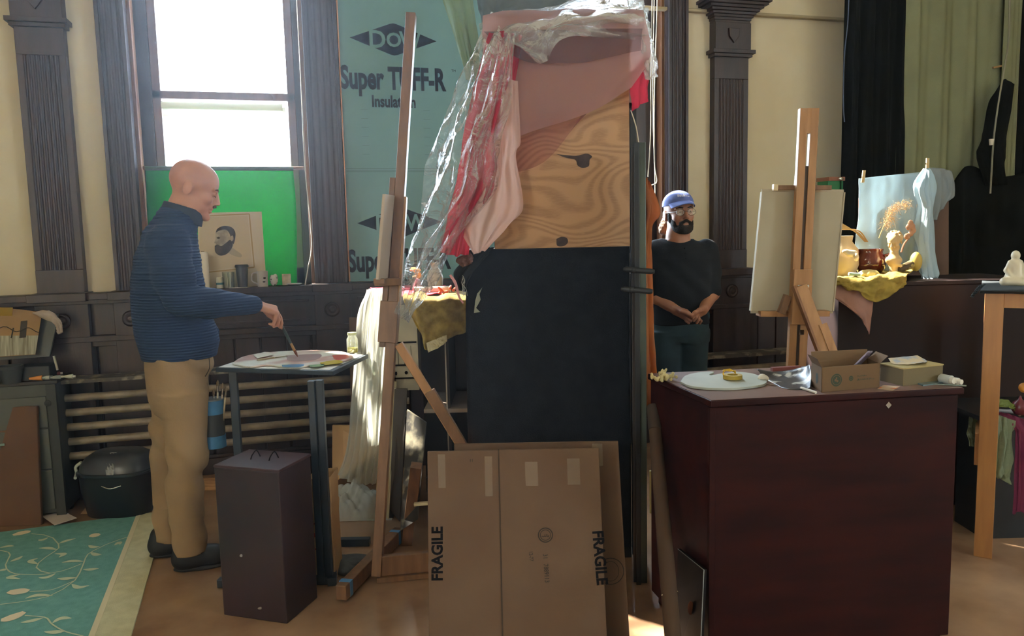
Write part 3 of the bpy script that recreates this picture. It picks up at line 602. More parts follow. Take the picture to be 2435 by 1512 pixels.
# papers on floor
for i, (pts, c_, lb) in enumerate((([(100, 1228), (150, 1216), (183, 1232), (130, 1249)], 'cfc0b6', 'pinkish paper sheet on the rug by the leaning hardboard panel'), ([(95, 1222), (140, 1212), (165, 1222), (118, 1234)], 'a9a9a4', 'grey paper sheet lying under the cabinet edge'), ([(192, 1222), (212, 1196), (222, 1222)], 'b0906c', 'small brown card standing next to the cooler'))):
    P = [ZP(x, y, .014+.006*(i == 0)) for x, y in pts]; tag(obj('paper_sheet', M().prism(P, (0, 0, .002)), mat('paper_'+c_, c_, .8)), lb, 'paper')
# cooler
c = ZP(288, 1222, 0); c = Vector((c.x, c.y+.04, 0)); hh = PL(285, 1066, c, FH).z
t = thing('lidded_tub', 'black rounded tub with domed lid and grey strap on the rug', 'tub', c)
hx_ = (R0.x, R0.y)
def ring(z, a, b, n=48, e=2.8):
    r = []
    for j in range(n):
        an = 2*PI*j/n; cu, su = math.cos(an), math.sin(an); k_ = (abs(cu)**e+abs(su)**e)**(-1/e); r.append(c+R0*(a*cu*k_)+FH*(b*su*k_)+Zv*z)
    return r
def loftM(rings):
    m = M(); n = len(rings[0])
    for r in rings: m.v += r
    for i in range(len(rings)-1):
        for j in range(n): q0 = i*n+j; q1 = i*n+(j+1) % n; m.f.append((q0, q1, q1+n, q0+n))
    m.f.append(tuple(reversed(range(n)))); m.f.append(tuple(range(len(m.v)-n, len(m.v)))); return m
tb = mat('tub_black', '15171b', .35); zr = hh*.66
obj('tub_body', loftM([ring(0, .155, .11), ring(.01, .165, .12), ring(zr*.6, .185, .14), ring(zr, .19, .145)]), tb, t, smooth=50)
obj('rim', loftM([ring(zr, .195, .15), ring(zr+.004, .20, .155), ring(zr+.016, .20, .155), ring(zr+.02, .19, .15)]), mat('tub_rim', '2b2e33', .2, spec=.8), t, smooth=50)
obj('lid', loftM([ring(zr+.018, .185, .145), ring(zr+.05, .18, .14), ring(zr+.085, .155, .12), ring(hh-.012, .12, .09), ring(hh, .05, .04)]), mat('tub_lid', '3a3d44', .3, col2='2f3238', nscale=6), t, smooth=50)
p0 = c-R0*.195+FH*-.06+Zv*(zr+.01); obj('white_grip', M().tube(curve([p0+Zv*.055+R0*.03, p0+Zv*.03-R0*.002, p0-Zv*.0+R0*.0, p0-Zv*.015+R0*.02-FH*.05], 12), .008, 8), mat('grip_white', 'c9cbc0', .4), t, smooth=60)
obj('strap', cloth([[c+R0*-.01-FH*.06+Zv*(hh-.006), c+R0*.03-FH*.06+Zv*(hh-.006)], [c+R0*.0-FH*.12+Zv*(zr+.075), c+R0*.04-FH*.12+Zv*(zr+.075)], [c+R0*.01-FH*.152+Zv*(zr+.02), c+R0*.05-FH*.152+Zv*(zr+.02)]], 6, 12), mat('strap_grey', '8b8d8c', .5), t, solid=.004)
obj('handle', M().tube(curve([c-FH*.147+R0*-.02+Zv*(zr-.04), c-FH*.16+R0*.03+Zv*(zr-.05), c-FH*.147+R0*.08+Zv*(zr-.04)], 12), .004, 8), chrome, t, smooth=60)
# ================================================================== WINDOW SILL: green cloth, portrait, jars
green = mat('green_cloth', '158a48', .85, tr=.38, bump=.1, bscale=120)
Yg = 4.70
t = thing('green_cloth', 'bright green cloth pinned across the lower window behind the bald man', 'cloth', YP(520, 660, Yg))
gr = [[YP(345, 402, 4.72), YP(440, 402, Yg), YP(560, 404, Yg), YP(697, 404, Yg)], [YP(350, 490, 4.74), YP(430, 500, 4.70), YP(560, 500, 4.70), YP(704, 490, 4.72)], [YP(352, 600, 4.72), YP(440, 600, 4.74), YP(560, 600, 4.73), YP(706, 590, 4.71)], [YP(352, 690, 4.71), YP(440, 688, 4.72), YP(560, 684, 4.71), YP(706, 680, 4.71)]]
obj('hanging_cloth', cloth(gr, 60, 50, .004, 2.5, .006, 1.5, 2, tilt=.6), green, t, solid=.0015, smooth=80)
obj('top_rod', M().tube([YP(340, 399, 4.69), YP(722, 400, 4.69)], .010, 12), mat('rod_wood', '6d4a35', .6), t, smooth=40); obj('rod_sleeve', M().tube([YP(345, 400, 4.69), YP(698, 401, 4.69)], .0125, 12), mat('rod_green', '4a5c4c', .8), t, smooth=40)
# portrait: board + paper + generic bearded head
Yb = 4.665
t = thing('portrait_drawing', 'charcoal portrait of a bearded man mounted on a cream board on the sill', 'drawing', YP(550, 684, Yb))
bp = [YP(471, 506, Yb+.03), YP(622, 503, Yb+.03), YP(634, 682, Yb), YP(470, 690, Yb)]
obj('mount_board', M().prism(bp, (0, .006, 0)), mat('mount_cream', 'cbbfa6', .8), t, bevel=.001)
def onb(px_, py_, e): 
    u = (px_-471)/151; v = (py_-505)/180; return bp[0].lerp(bp[1], u).lerp(bp[3].lerp(bp[2], u), v)-Vector((0, e, 0))
m = M()
fr_ = [(472, 512), (590, 510), (597, 636), (500, 646)]
for i, (e0, e1) in enumerate((((473, 513), (592, 510)), ((592, 510), (597, 637)), ((597, 637), (480, 645)))):
    m.bar(onb(*e0, .001), onb(*e1, .001), .007, .001, (0, 0, 1) if i != 1 else (1, 0, 0))
obj('tape_border', m, mat('tape_tan', 'a98f62', .7), t)
obj('drawing_sheet', M().prism([onb(474, 516, .0012), onb(588, 514, .0012), onb(593, 632, .0012), onb(476, 642, .0012)], (0, .0008, 0)), mat('sheet_cream', 'c4b497', .85), t)
def blob(name, pts, e, mt, n=40):
    P = [onb(x, y, e) for x, y in pts]; P.append(P[0]); c_ = curve(P, n)[:-1]; obj(name, M().prism(c_, (0, .0006, 0)), mt, t)
cx_, cy_ = 532, 575
blob('drawn_head', [(511, 560), (513, 546), (523, 539), (540, 538), (552, 545), (556, 562), (552, 580), (546, 590), (530, 604), (514, 600), (509, 588), (512, 578), (508, 576), (511, 568)], .002, mat('charcoal_light', '8d8474', .9, col2='b3a78f', nscale=30))
blob('drawn_hair', [(512, 552), (516, 543), (530, 537), (548, 540), (557, 552), (556, 568), (552, 580), (547, 572), (544, 556), (536, 546), (522, 547)], .0028, mat('charcoal_dark', '37322e', .9, col2='4a443d', nscale=40))
blob('drawn_beard', [(509, 583), (516, 580), (524, 584), (536, 576), (545, 570), (550, 582), (545, 594), (534, 604), (520, 606), (510, 597)], .0028, mat('charcoal_dark', '37322e'))
blob('drawn_eye', [(513, 564), (518, 562), (522, 565), (517, 567)], .003, mat('charcoal_dark', '37322e'), 16); blob('drawn_ear', [(546, 562), (551, 560), (552, 570), (547, 573)], .0034, mat('charcoal_light', '8d8474'), 16)
blob('drawn_neck', [(540, 600), (548, 590), (556, 594), (570, 606), (566, 612), (548, 606)], .0018, mat('charcoal_faint', 'aa9f8b', .9))
SZ = 1.17
def on_sill(px_, py_): p = ZP(px_, py_, SZ); p.y = min(max(p.y, 4.60), 4.68); q_ = YP(px_, py_, p.y); return Vector((q_.x, p.y, SZ+.001))
p = on_sill(578, 690); t = thing('travel_mug', 'dark travel mug with lid in front of the bearded portrait', 'mug', p)
obj('mug_body', M().lathe(p, [(0, 0), (.026, 0), (.033, .09), (.033, .115), (0, .115)], 28), mat('mug_dark', '35383f', .3), t, smooth=40); obj('lid', M().lathe(p, [(0, .115), (.038, .115), (.038, .124), (.034, .13), (0, .13)], 28), mat('lid_dark', '23262c', .4), t, smooth=40)
p = on_sill(626, 686); t = thing('white_mug', 'white mug with dark script lettering at the right of the travel mug', 'mug', p)
obj('mug_body', M().lathe(p, [(0, 0), (.028, 0), (.030, .09), (.027, .09), (.025, .01), (0, .01)], 28), mat('mug_white', 'b8b0a8', .4), t, smooth=40)
obj('handle', M().tube(curve([p+Vector((-.028, 0, .08)), p+Vector((-.055, 0, .075)), p+Vector((-.058, 0, .035)), p+Vector((-.028, 0, .015))], 14), .0035, 8), mat('mug_white', 'b8b0a8'), t, smooth=60)
obj('lettering', text('Black\nCoffee', .02, p+Vector((-.002, -.0305, .055)), (1, 0, .1), Zv, .9, .0005, align='LEFT'), ink, t) if False else obj('printed_marks', M().ball(p+Vector((.012, -.029, .05)), .008, 8, (1, .1, .6)).ball(p+Vector((.008, -.029, .028)), .007, 8, (1.2, .1, .5)), ink, t)
for i, (px_, py_, r, h_, c_, lb) in enumerate(((524, 689, .020, .055, 'b4b2a2', 'small clear jar with teal band in front of the portrait'), (488, 692, .028, .20, 'e3ddcf', 'tall white paper roll standing at the left of the portrait'))):
    p = on_sill(px_, py_); t = thing('sill_jar' if i == 0 else 'paper_roll', lb, 'jar' if i == 0 else 'paper roll', p)
    obj('jar_body' if i == 0 else 'roll', M().lathe(p, [(0, 0), (r, 0), (r, h_), (r*.8, h_+.008), (0, h_+.008)], 24), mat('sill_'+c_, c_, .5), t, smooth=40)
    if i == 0: obj('teal_band', M().lathe(p, [(r, .02), (r+.001, .02), (r+.001, .032), (r, .032)], 24), mat('teal_band', '2d6470', .5), t)
    else: obj('core', M().lathe(p, [(0, h_+.0), (.008, h_+.0), (.008, h_+.012), (0, h_+.012)], 16), mat('core', '8a7a60', .8), t)
p = on_sill(545, 688); tag(obj('glass_tumbler', M().lathe(p, [(0, 0), (.03, 0), (.034, .09), (.031, .09), (.028, .006), (0, .006)], 24), glass('jar_glass'), smooth=40), 'clear glass tumbler just left of the travel mug on the sill', 'glass')
for i, (px_, py_, w_, h_, c_, lb) in enumerate(((652, 680, .045, .055, 'c9c4b4', 'crumpled white wrapper with print right of the white mug'), (682, 678, .05, .065, 'a89a84', 'small picture card with a pale painted shape at the end of the sill'))):
    p = on_sill(px_, py_); s = S(.003); 
    if i == 0:
        s.ell(p+Zv*.03, (.022, .015, .03)).ell(p+Vector((.01, 0, .05)), (.012, .01, .02)).ell(p+Vector((-.012, 0, .045)), (.01, .01, .02)); tag(obj('wrapper', s.mesh(), mat('wrapper', c_, .7, col2='5a5852', nscale=50, sharp=(.55, .6)), smooth=180), lb, 'wrapper')
    else: tag(obj('picture_card', M().box(p-Vector((w_/2, 0, 0)), (w_, 0, 0), (0, .004, 0), (0, .01, h_)), mat('card_paint', c_, .7, col2='d8cdb6', nscale=25)), lb, 'card')
tag(obj('saucer', M().lathe(on_sill(700, 678), [(0, 0), (.03, .0), (.045, .008), (.044, .01), (0, .004)], 24), mat('saucer', 'cfcabc', .4), smooth=40), 'pale shallow dish at the right end of the bright window sill', 'dish')
tag(obj('paper_sheet', M().prism([on_sill(545, 690), on_sill(600, 690), Vector((on_sill(590, 690).x, 4.55, SZ+.001)), Vector((on_sill(560, 690).x, 4.55, SZ+.001))], (0, 0, .001)), white), 'loose white paper sheet hanging over the sill below the travel mug', 'paper')
# window cords
for nm, pts, lb in (('blind_cord', [YP(706, 0, 4.69), YP(716, 200, 4.69), YP(725, 390, 4.69), YP(741, 570, 4.64), YP(732, 640, 4.62), YP(724, 684, 4.60)], 'thin white blind cord hanging at the right side of the bright window'),
                    ('window_cord', [YP(1551, 0, 4.55), YP(1548, 200, 4.55), YP(1547, 320, 4.55), YP(1541, 420, 4.5)], 'left white cord hanging beside the second window'),
                    ('window_cord', [YP(1556, 0, 4.55), YP(1553, 200, 4.55), YP(1556, 380, 4.55), YP(1562, 430, 4.55), YP(1549, 441, 4.55)], 'white cord with a loose loop hanging beside the second window'),
                    ('window_cord', [YP(1563, 0, 4.58), YP(1556, 250, 4.58), YP(1558, 465, 4.58)], 'right straight white cord hanging beside the second window')):
    tag(obj(nm, M().tube(curve(pts, 30), .0035, 6), mat('cord_white', 'cdc6b4', .7), smooth=60), lb, 'cord', 'white cords by the second window' if nm == 'window_cord' else None)
# ================================================================== LEFT EASEL
def rect(px4, d, th, name, mt, parent=None, **k):
    ds = d if hasattr(d, '__len__') else [d]*4
    return obj(name, M().prism([D(x, y, q) for (x, y), q in zip(px4, ds)], FH*th), mt, parent, **k)
mb_ = ZP(897, 1383, 0); mtp = D(978, 34, 3.28)
t = thing('studio_easel', 'tall wooden studio easel holding a canvas edge-on, left of the black cabinet', 'easel', mb_)
obj('mast', M().bar(mb_+Zv*.03, mtp, .040, .05), oakd, t, bevel=.002)
md = mtp-mb_
def onm(z): return mb_+md*(z/md.z)
obj('mast_rail', M().bar(onm(1.14)+R0*.023-FH*.005, onm(1.60)+R0*.023-FH*.005, .012, .035), beech, t)
obj('sliding_post', M().bar(onm(.98)-R0*.036, onm(1.68)-R0*.034, .024, .04), oakd, t, bevel=.002)
obj('mast_sleeve', M().bar(onm(1.0)-R0*.014-FH*.01, onm(1.17)-R0*.012-FH*.01, .075, .07), oakd, t, bevel=.002)
obj('tray', M().bar(D(890, 671, 3.12), D(952, 669, 3.14), .045, .03, FH), oakd, t, bevel=.002); obj('tray_lip', M().bar(D(889, 668, 3.04), D(915, 668, 3.04), .02, .02, FH), oakd, t, bevel=.002)
obj('metal_plate', M().aabb(0, .02, 0, .003, 0, .012), chrome, t).location = D(946, 726, 3.13)-Vector(wloc(t))
hinge = onm(.99)+R0*.03; sb = ZP(1120, 1362, .10)
sb = Vector((hinge.x+.48, hinge.y+.05, .10)); sb = PL(1112, 1085, hinge, FH)
dd = sb-hinge; sb = hinge+dd*(hinge.z-.08)/(-dd.z)
obj('rear_strut', M().bar(hinge, hinge.lerp(sb, .55), .035, .03), beech, t, bevel=.002); obj('strut_slide', M().bar(hinge.lerp(sb, .22)+R0*.012-FH*.01, sb, .042, .03), oakd, t, bevel=.002)
f0 = ZP(812, 1436, .0); f1 = ZP(950, 1290, 0)
mid = mb_; dF = (f1-f0).normalized()
obj('foot_bar', M().bar(f0+Zv*.045, f1+Zv*.045, .045, .06), oakd, t, bevel=.003)
blt = mat('painters_tape', '4f86b8', .6)
for p, s_ in ((f0, 1), (f1, -1)): obj('blue_tape', M().bar(p+Zv*.0455+dF*s_*.035, p+Zv*.0455+dF*s_*.06, .047, .062), blt, t)
r_e = Vector((sb.x+.02, sb.y, 0)); obj('side_rail', M().bar(mb_+Zv*.07, Vector((r_e.x, r_e.y, .07)), .03, .085, FH), oakd, t, bevel=.003); obj('lower_rail', M().bar(mb_+Zv*.015, Vector((r_e.x, r_e.y, .015)), .05, .02, FH), oakd, t)
t = thing('canvas', 'narrow pale canvas seen edge-on on the tall left easel', 'canvas', D(905, 662, 3.1))
q = [D(909, 461, 3.0), D(937, 466, 3.22), D(925, 667, 3.22), D(893, 665, 3.0)]
obj('canvas_face', M().prism(q, R0*.012+FH*.004), mat('canvas_edge_warm', 'ac9b86', .85), t, bevel=.002)
# ================================================================== STILL LIFE TABLE BEHIND THE EASEL
TD, TT = 3.75, 1.125
tc_ = D(1050, 708, 3.7); TT = tc_.z
t = thing('shelf_table', 'dark shelf unit used as a still life table between easel and black cabinet', 'shelf', (tc_.x, tc_.y, 0))
XL_ = D(1052, 800, 3.72); XR_ = D(1180, 800, 3.72); bkv = FH
def fbox(px0, px1, d, z0, z1, dep, e=0):
    a = D(px0, 760, d); b = D(px1, 760, d); return M().box((a.x, a.y, z0), (b.x-a.x, b.y-a.y, 0), FH*dep, (0, 0, z1-z0))
drk = mat('shelf_dark', '2a211f', .55, col2='1e1817', nscale=4)
obj('side_panel', fbox(1056, 1064, 3.72, 0, TT-.02, .45), drk, t); obj('side_panel', fbox(1180, 1190, 3.72, 0, TT-.02, .45), drk, t)
obj('table_top', fbox(905, 1200, 3.70, TT-.03, TT-.008, .5), drk, t); obj('back_panel', fbox(1000, 1190, 4.15, 0, TT-.02, .015), drk, t)
sh = mat('shelf_board', '8b7d72', .6); obj('shelf_board', fbox(1000, 1190, 3.70, .56, .58, .44), sh, t, bevel=.002); obj('shelf_board', fbox(1000, 1190, 3.72, .2, .22, .44), drk, t)
obj('front_edge', fbox(1055, 1058, 3.70, .1, TT-.03, .01), mat('pale_edge', 'a59a88', .6), t); obj('side_panel', fbox(905, 915, 3.76, 0, TT-.02, .3), drk, t)
pr = mat('printed_carton', 'b7b09c', .7, col2='9d9784', nscale=5)
t = thing('printed_carton', 'pale carton with dark printed bands on the shelf behind the easel strut', 'carton', D(965, 925, 3.9))
obj('carton_body', fbox(935, 991, 3.82, D(960, 925, 3.85).z, TT-.03, .12), pr, t)
for y_ in (817, 871, 902): a = D(936, y_, 3.815); b = D(990, y_-2, 3.815); obj('printed_band', M().box(a, b-a, FH*.002, Zv*.008), ink, t)
m = M()
for x_ in (947, 962, 978): m.box(D(x_, 868, 3.815), R0*.002, FH*.001, Zv*.10)
m.ball(D(942, 888, 3.815), .010, 8, (.6, .1, 1)).ball(D(966, 886, 3.815), .012, 8, (.7, .1, .8)); obj('printed_motif', m, ink, t)
# paintings leaning under the table
def lean(name, px4, ds, mt, lb, cat, th=.02, **k): o = rect(px4, ds, th, name, mt, **k); return tag(o, lb, cat)
lean('leaning_canvas', [(905, 905), (943, 908), (924, 1235), (893, 1205)], [3.75, 3.78, 3.45, 3.6], mat('canvas_back_warm', 'b3a88a', .85), 'cream canvas leaning behind the left easel mast', 'canvas')
lean('leaning_canvas', [(938, 925), (968, 925), (950, 1240), (925, 1210)], [3.7, 3.7, 3.42, 3.5], mat('leaning_dark', '332a23', .6), 'dark canvas leaning between the cream canvas and the painted one', 'canvas')
lean('leaning_painting', [(968, 975), (1014, 1006), (993, 1235), (952, 1262)], [3.6, 3.5, 3.3, 3.35], mat('grisaille', '2a2723', .5, col2='8f8872', nscale=9, sharp=(.5, .62)), 'dark grey painting with pale swirls leaning under the shelf unit', 'painting')
t = thing('wood_leg_block', 'brown wooden post segment standing by the cardboard at floor level', 'post', ZP(975, 1290))
obj('post', M().bar(ZP(968, 1293, .0), D(990, 1106, 3.3), .05, .05), oakd, t, bevel=.002); obj('clip', M().bar(D(985, 1199, 3.25), D(1018, 1196, 3.25), .012, .02), mat('pale_clip', 'b9ab86', .5), t)
lean('kraft_board', [(790, 1012), (890, 1012), (905, 1075), (790, 1150)], [4.1, 4.1, 3.95, 3.95], kraft, 'large tan kraft board slumped against the heating pipes behind the white netting', 'board')
lean('kraft_board', [(830, 755), (870, 757), (872, 1010), (835, 1010)], 4.15, card, 'narrow cardboard sheet standing behind the white netting', 'board')
# table objects
def onT(x, y, d): return D(x, y, d)
gold = mat('gold_cloth', 'b39a4a', .8, col2='8a7434', nscale=25, tr=.35, bump=.2, bscale=160)
tag(obj('gold_cloth', cloth([[D(975, 692, 3.98), D(1040, 692, 3.98), D(1110, 694, 3.98)], [D(958, 702, 3.72), D(1035, 707, 3.68), D(1110, 706, 3.68)], [D(966, 730, 3.66), D(1030, 745, 3.66), D(1108, 748, 3.67)], [D(990, 775, 3.66), D(1022, 800, 3.64), D(1108, 790, 3.67)], [D(1008, 810, 3.66), D(1018, 832, 3.64), D(1060, 796, 3.67)]], 40, 40, .006, 2, .006, 2, 1), gold, solid=.002, smooth=80), 'gold patterned cloth hanging over the front of the dark shelf table', 'cloth')
tag(obj('fringe_trim', cloth([[D(1014, 815, 3.63), D(1040, 805, 3.63), D(1062, 796, 3.63)], [D(1018, 838, 3.62), D(1044, 826, 3.62), D(1063, 812, 3.62)]], 16, 6, .002, 3), mat('fringe', 'c7bd94', .9), solid=.002), 'pale trim border at the corner of the gold cloth', 'trim')
red = mat('red_cloth', 'b02540', .8, bump=.2)
tag(obj('red_cloth', cloth([[D(880, 684, 4.15), D(960, 680, 4.15), D(1060, 680, 4.15)], [D(885, 700, 3.74), D(970, 703, 3.72), D(1050, 700, 3.75)]], 30, 10, .004, 3, .003, 2), red, solid=.003, smooth=80), 'crimson cloth spread on top of the dark shelf table', 'cloth')
tag(obj('white_tray', M().tube([D(985, 690, 3.85), D(1072, 688, 3.85)], .018, 12), white, smooth=60), 'white rolled sheet lying on the crimson cloth', 'roll')
ob = mat('orange_bits', 'd85a30', .6)
s = S(.004)
for x_, y_ in ((1050, 690), (1062, 694), (1070, 685), (1056, 700), (1045, 697), (1078, 690)): p = D(x_, y_, 3.76); s.cap(p, p+Vector((random.uniform(-.02, .02), random.uniform(-.02, .02), random.uniform(0, .02))), .008, .005, .006)
tag(obj('orange_flowers', s.mesh(), ob, smooth=180), 'orange dried petals heaped at the right of the crimson cloth', 'flowers')
p = D(1035, 677, 3.95); p.z = TT
tag(obj('vase', M().lathe(p, [(0, 0), (.022, 0), (.040, .05), (.042, .09), (.030, .125), (.018, .14), (.018, .15), (.026, .165), (.022, .163), (.012, .14), (0, .14)], 28), mat('vase_pale', 'a39c82', .4), smooth=60), 'pale grey-green vase with flared lip on the still life table', 'vase')
p = D(993, 680, 3.92); p.z = TT; t = thing('flower_vase', 'small pink vase holding yellow flowers on the still life table', 'vase', p)
obj('vase_body', M().lathe(p, [(0, 0), (.018, 0), (.027, .03), (.026, .055), (.014, .075), (.016, .085), (0, .08)], 24), mat('vase_pink', 'a8717c', .4), t, smooth=60)
s = S(.003)
for i in range(22): a_ = random.uniform(0, 6.28); r_ = random.uniform(.005, .032); s.ell(p+Vector((math.cos(a_)*r_, math.sin(a_)*r_*.8, .11+random.uniform(-.02, .03))), (.012, .012, .007), k=.003)
obj('flowers', s.mesh(), mat('flower_orange', 'd79a4a', .8, col2='e3bd66', nscale=40, tr=.3), t, smooth=180)
# netting
tulle = mat('white_tulle', 'e9ebe0', .9, tr=.5, alpha=.55)
tag(obj('tulle_netting', cloth([[D(872, 690, 3.78), D(890, 686, 3.70), D(918, 690, 3.66)], [D(850, 760, 3.74), D(880, 760, 3.66), D(918, 760, 3.62)], [D(838, 900, 3.72), D(875, 900, 3.64), D(912, 900, 3.6)], [D(825, 1050, 3.7), D(862, 1060, 3.62), D(905, 1050, 3.58)], [D(800, 1130, 3.7), D(850, 1150, 3.6), D(893, 1150, 3.58)]], 60, 60, .016, 5, .006, 2, 1), tulle, smooth=80), 'sheer white netting hanging from the still life table to the floor', 'netting')
tag(obj('tulle_netting', cloth([[D(885, 686, 3.66), D(905, 686, 3.62), D(922, 690, 3.6)], [D(878, 800, 3.6), D(900, 800, 3.56), D(918, 800, 3.55)], [D(868, 930, 3.58), D(895, 900, 3.54), D(914, 900, 3.54)], [D(880, 1060, 3.56), D(890, 1060, 3.54), D(905, 1060, 3.54)]], 40, 50, .012, 3, .005, 2, 4), tulle, smooth=80), 'second shorter fold of sheer white netting close to the easel mast', 'netting')
tulle2 = mat('white_tulle_heap', 'dfe2da', .95, tr=.35, alpha=.75)
c = ZP(842, 1225); m = M(); rows = []
for i in range(46):
    r_ = []
    for j in range(60):
        u = i/45; v = j/59; x = (v-.5)*.42; y = (u-.5)*.26; e = max(0, 1-(x/.21)**2-(y/.13)**2)
        h_ = .19*e**.55*(.70+.24*vnoise(x*14, y*16, 1)+.10*vnoise(x*34, y*30, 2))+.006*vnoise(x*80, y*70, 3) ; r_.append(c+R0*(x*1.0)+FH*(y+.04)+Zv*max(.003, h_))
    rows.append(r_)
tag(obj('netting_heap', m.grid(rows), tulle2, smooth=180), 'crumpled heap of white netting piled on the floor', 'netting')
# ================================================================== CENTRAL BLACK CABINET AND PLYWOOD BOX
CD = 3.22
def FB(px0, px1, d, z0, z1, dep, y=800):
    a = D(px0, y, d); b = D(px1, y, d); return M().box((a.x, a.y, z0), (b.x-a.x, b.y-a.y, 0), FH*dep, (0, 0, z1-z0))
zc = D(1300, 590, CD).z
t = thing('tall_cabinet', 'tall black cloth-covered cabinet in the centre carrying the plywood box', 'cabinet', D(1300, 590, CD+.25)*Vector((1, 1, 0)) if False else Vector((D(1300, 800, CD+.25).x, D(1300, 800, CD+.25).y, 0)))
obj('body', FB(1112, 1499, CD, 0, zc-.03, .42), blackm, t, bevel=.004); obj('top', FB(1108, 1501, CD-.01, zc-.03, zc, .44), blackm, t, bevel=.003)
cl = [[D(1168, 592, CD-.02), D(1300, 590, CD-.02), D(1400, 588, CD-.02), D(1496, 586, CD-.02)], [D(1120, 640, CD-.02), D(1280, 645, CD-.025), D(1400, 640, CD-.02), D(1497, 640, CD-.02)], [D(1108, 700, CD-.02), D(1280, 700, CD-.03), D(1400, 700, CD-.025), D(1497, 700, CD-.02)], [D(1110, 900, CD-.02), D(1280, 900, CD-.025), D(1400, 900, CD-.03), D(1498, 900, CD-.02)], [D(1113, 1060, CD-.02), D(1280, 1060, CD-.02), D(1400, 1060, CD-.02), D(1500, 1060, CD-.02)], [D(1118, 1300, CD-.02), D(1280, 1300, CD-.02), D(1400, 1300, CD-.02), D(1502, 1300, CD-.02)]]
t = thing('cover_cloth', 'dark charcoal cloth covering the front of the tall central cabinet, with a small pale tear', 'cloth', D(1300, 1300, CD-.02))
obj('cloth_sheet', cloth(cl, 50, 60, .002, 2, .003, 1, 1), bcloth, t, solid=.003, smooth=80)
tp_ = [(1147, 683), (1140, 700), (1143, 712), (1138, 722), (1132, 732), (1142, 742), (1127, 744), (1130, 715), (1135, 698)]
obj('pale_tear', M().prism([D(x, y, CD-.032) for x, y in tp_], FH*.001), mat('tear_grey', '7d7f70', .8), t)
obj('corner_fold', cloth([[D(1150, 590, CD-.03), D(1175, 588, CD-.02)], [D(1098, 625, CD-.02), D(1130, 640, CD-.03)], [D(1078, 655, CD), D(1110, 672, CD-.03)], [D(1098, 690, CD), D(1110, 690, CD-.02)]], 20, 26, .006, 2, .006, 2, 3), mat('corner_cloth', '171a20', .95), t, solid=.004, smooth=80)
m = M()
for i in range(5):
    p = D(1100+i*1.2, 655+i*3, CD-.04); m.tube(curve([p, p+Vector((random.uniform(-.012, .012), 0, -.02)), p+Vector((random.uniform(-.012, .012), 0, -.045)), p+Vector((random.uniform(-.01, .014), 0, -.075))], 10), .0009, 4)
obj('frayed_threads', m, mat('thread', 'a7a294', .9), t)
tag(obj('brown_rag', cloth([[D(1088, 612, CD-.04), D(1118, 600, CD-.05)], [D(1084, 622, CD-.04), D(1125, 612, CD-.05)], [D(1100, 636, CD-.04), D(1122, 626, CD-.05)]], 14, 14, .005, 2, .006, 3), mat('brown_rag', '5c3c34', .9, bump=.3), solid=.004, smooth=80), 'crumpled brown rag caught at the upper left corner of the black cabinet', 'rag')
tag(obj('pink_ribbon', cloth([[D(1068, 655, CD-.05), D(1073, 652, CD-.05)], [D(1080, 675, CD-.05), D(1086, 672, CD-.05)], [D(1089, 705, CD-.05), D(1094, 704, CD-.05)], [D(1100, 722, CD-.05), D(1103, 720, CD-.05)]], 4, 20, 0, 1, 0), mat('pink_ribbon', 'b98080', .7), solid=.001), 'thin pink ribbon dangling beside the left edge of the black cabinet', 'ribbon')
ply = woodring('plywood_grain', 'b08a66', '9a7555')
zt_ = D(1300, 33, CD+.03).z
t = thing('plywood_box', 'unpainted plywood box with knots standing on the black cabinet under the drapes', 'box', D(1340, 590, CD+.25))
obj('front_panel', FB(1172, 1497, CD+.03, zc, zt_, .018, 400), ply, t, bevel=.001); plm = mat('ply_side', '8a6040', .7)
obj('side_panel', FB(1172, 1180, CD+.048, zc, zt_, .38, 400), plm, t); obj('side_panel', FB(1489, 1497, CD+.048, zc, zt_, .38, 400), plm, t); obj('top_panel', FB(1172, 1497, CD+.048, zt_-.018, zt_, .38, 400), plm, t)
kn = mat('knot_dark', '3d2a26', .7, col2='2e1f1c', nscale=60)
def knot(pts, nm='knot'): P = [D(x, y, CD+.0295) for x, y in pts]; P.append(P[0]); c_ = curve(P, 36)[:-1]; obj(nm, M().prism(c_, FH*.0006), kn, t)
knot([(1322, 366), (1350, 369), (1372, 370), (1395, 365), (1408, 372), (1402, 380), (1400, 395), (1385, 399), (1373, 393), (1368, 380), (1345, 375)]); knot([(1323, 568), (1335, 563), (1348, 566), (1350, 577), (1340, 585), (1325, 584)])
tag(obj('black_board', FB(1499, 1514, CD+.03, 0, D(1500, 255, CD).z, .02, 400), blackm), 'black upright board behind the right edge of the plywood box', 'board')
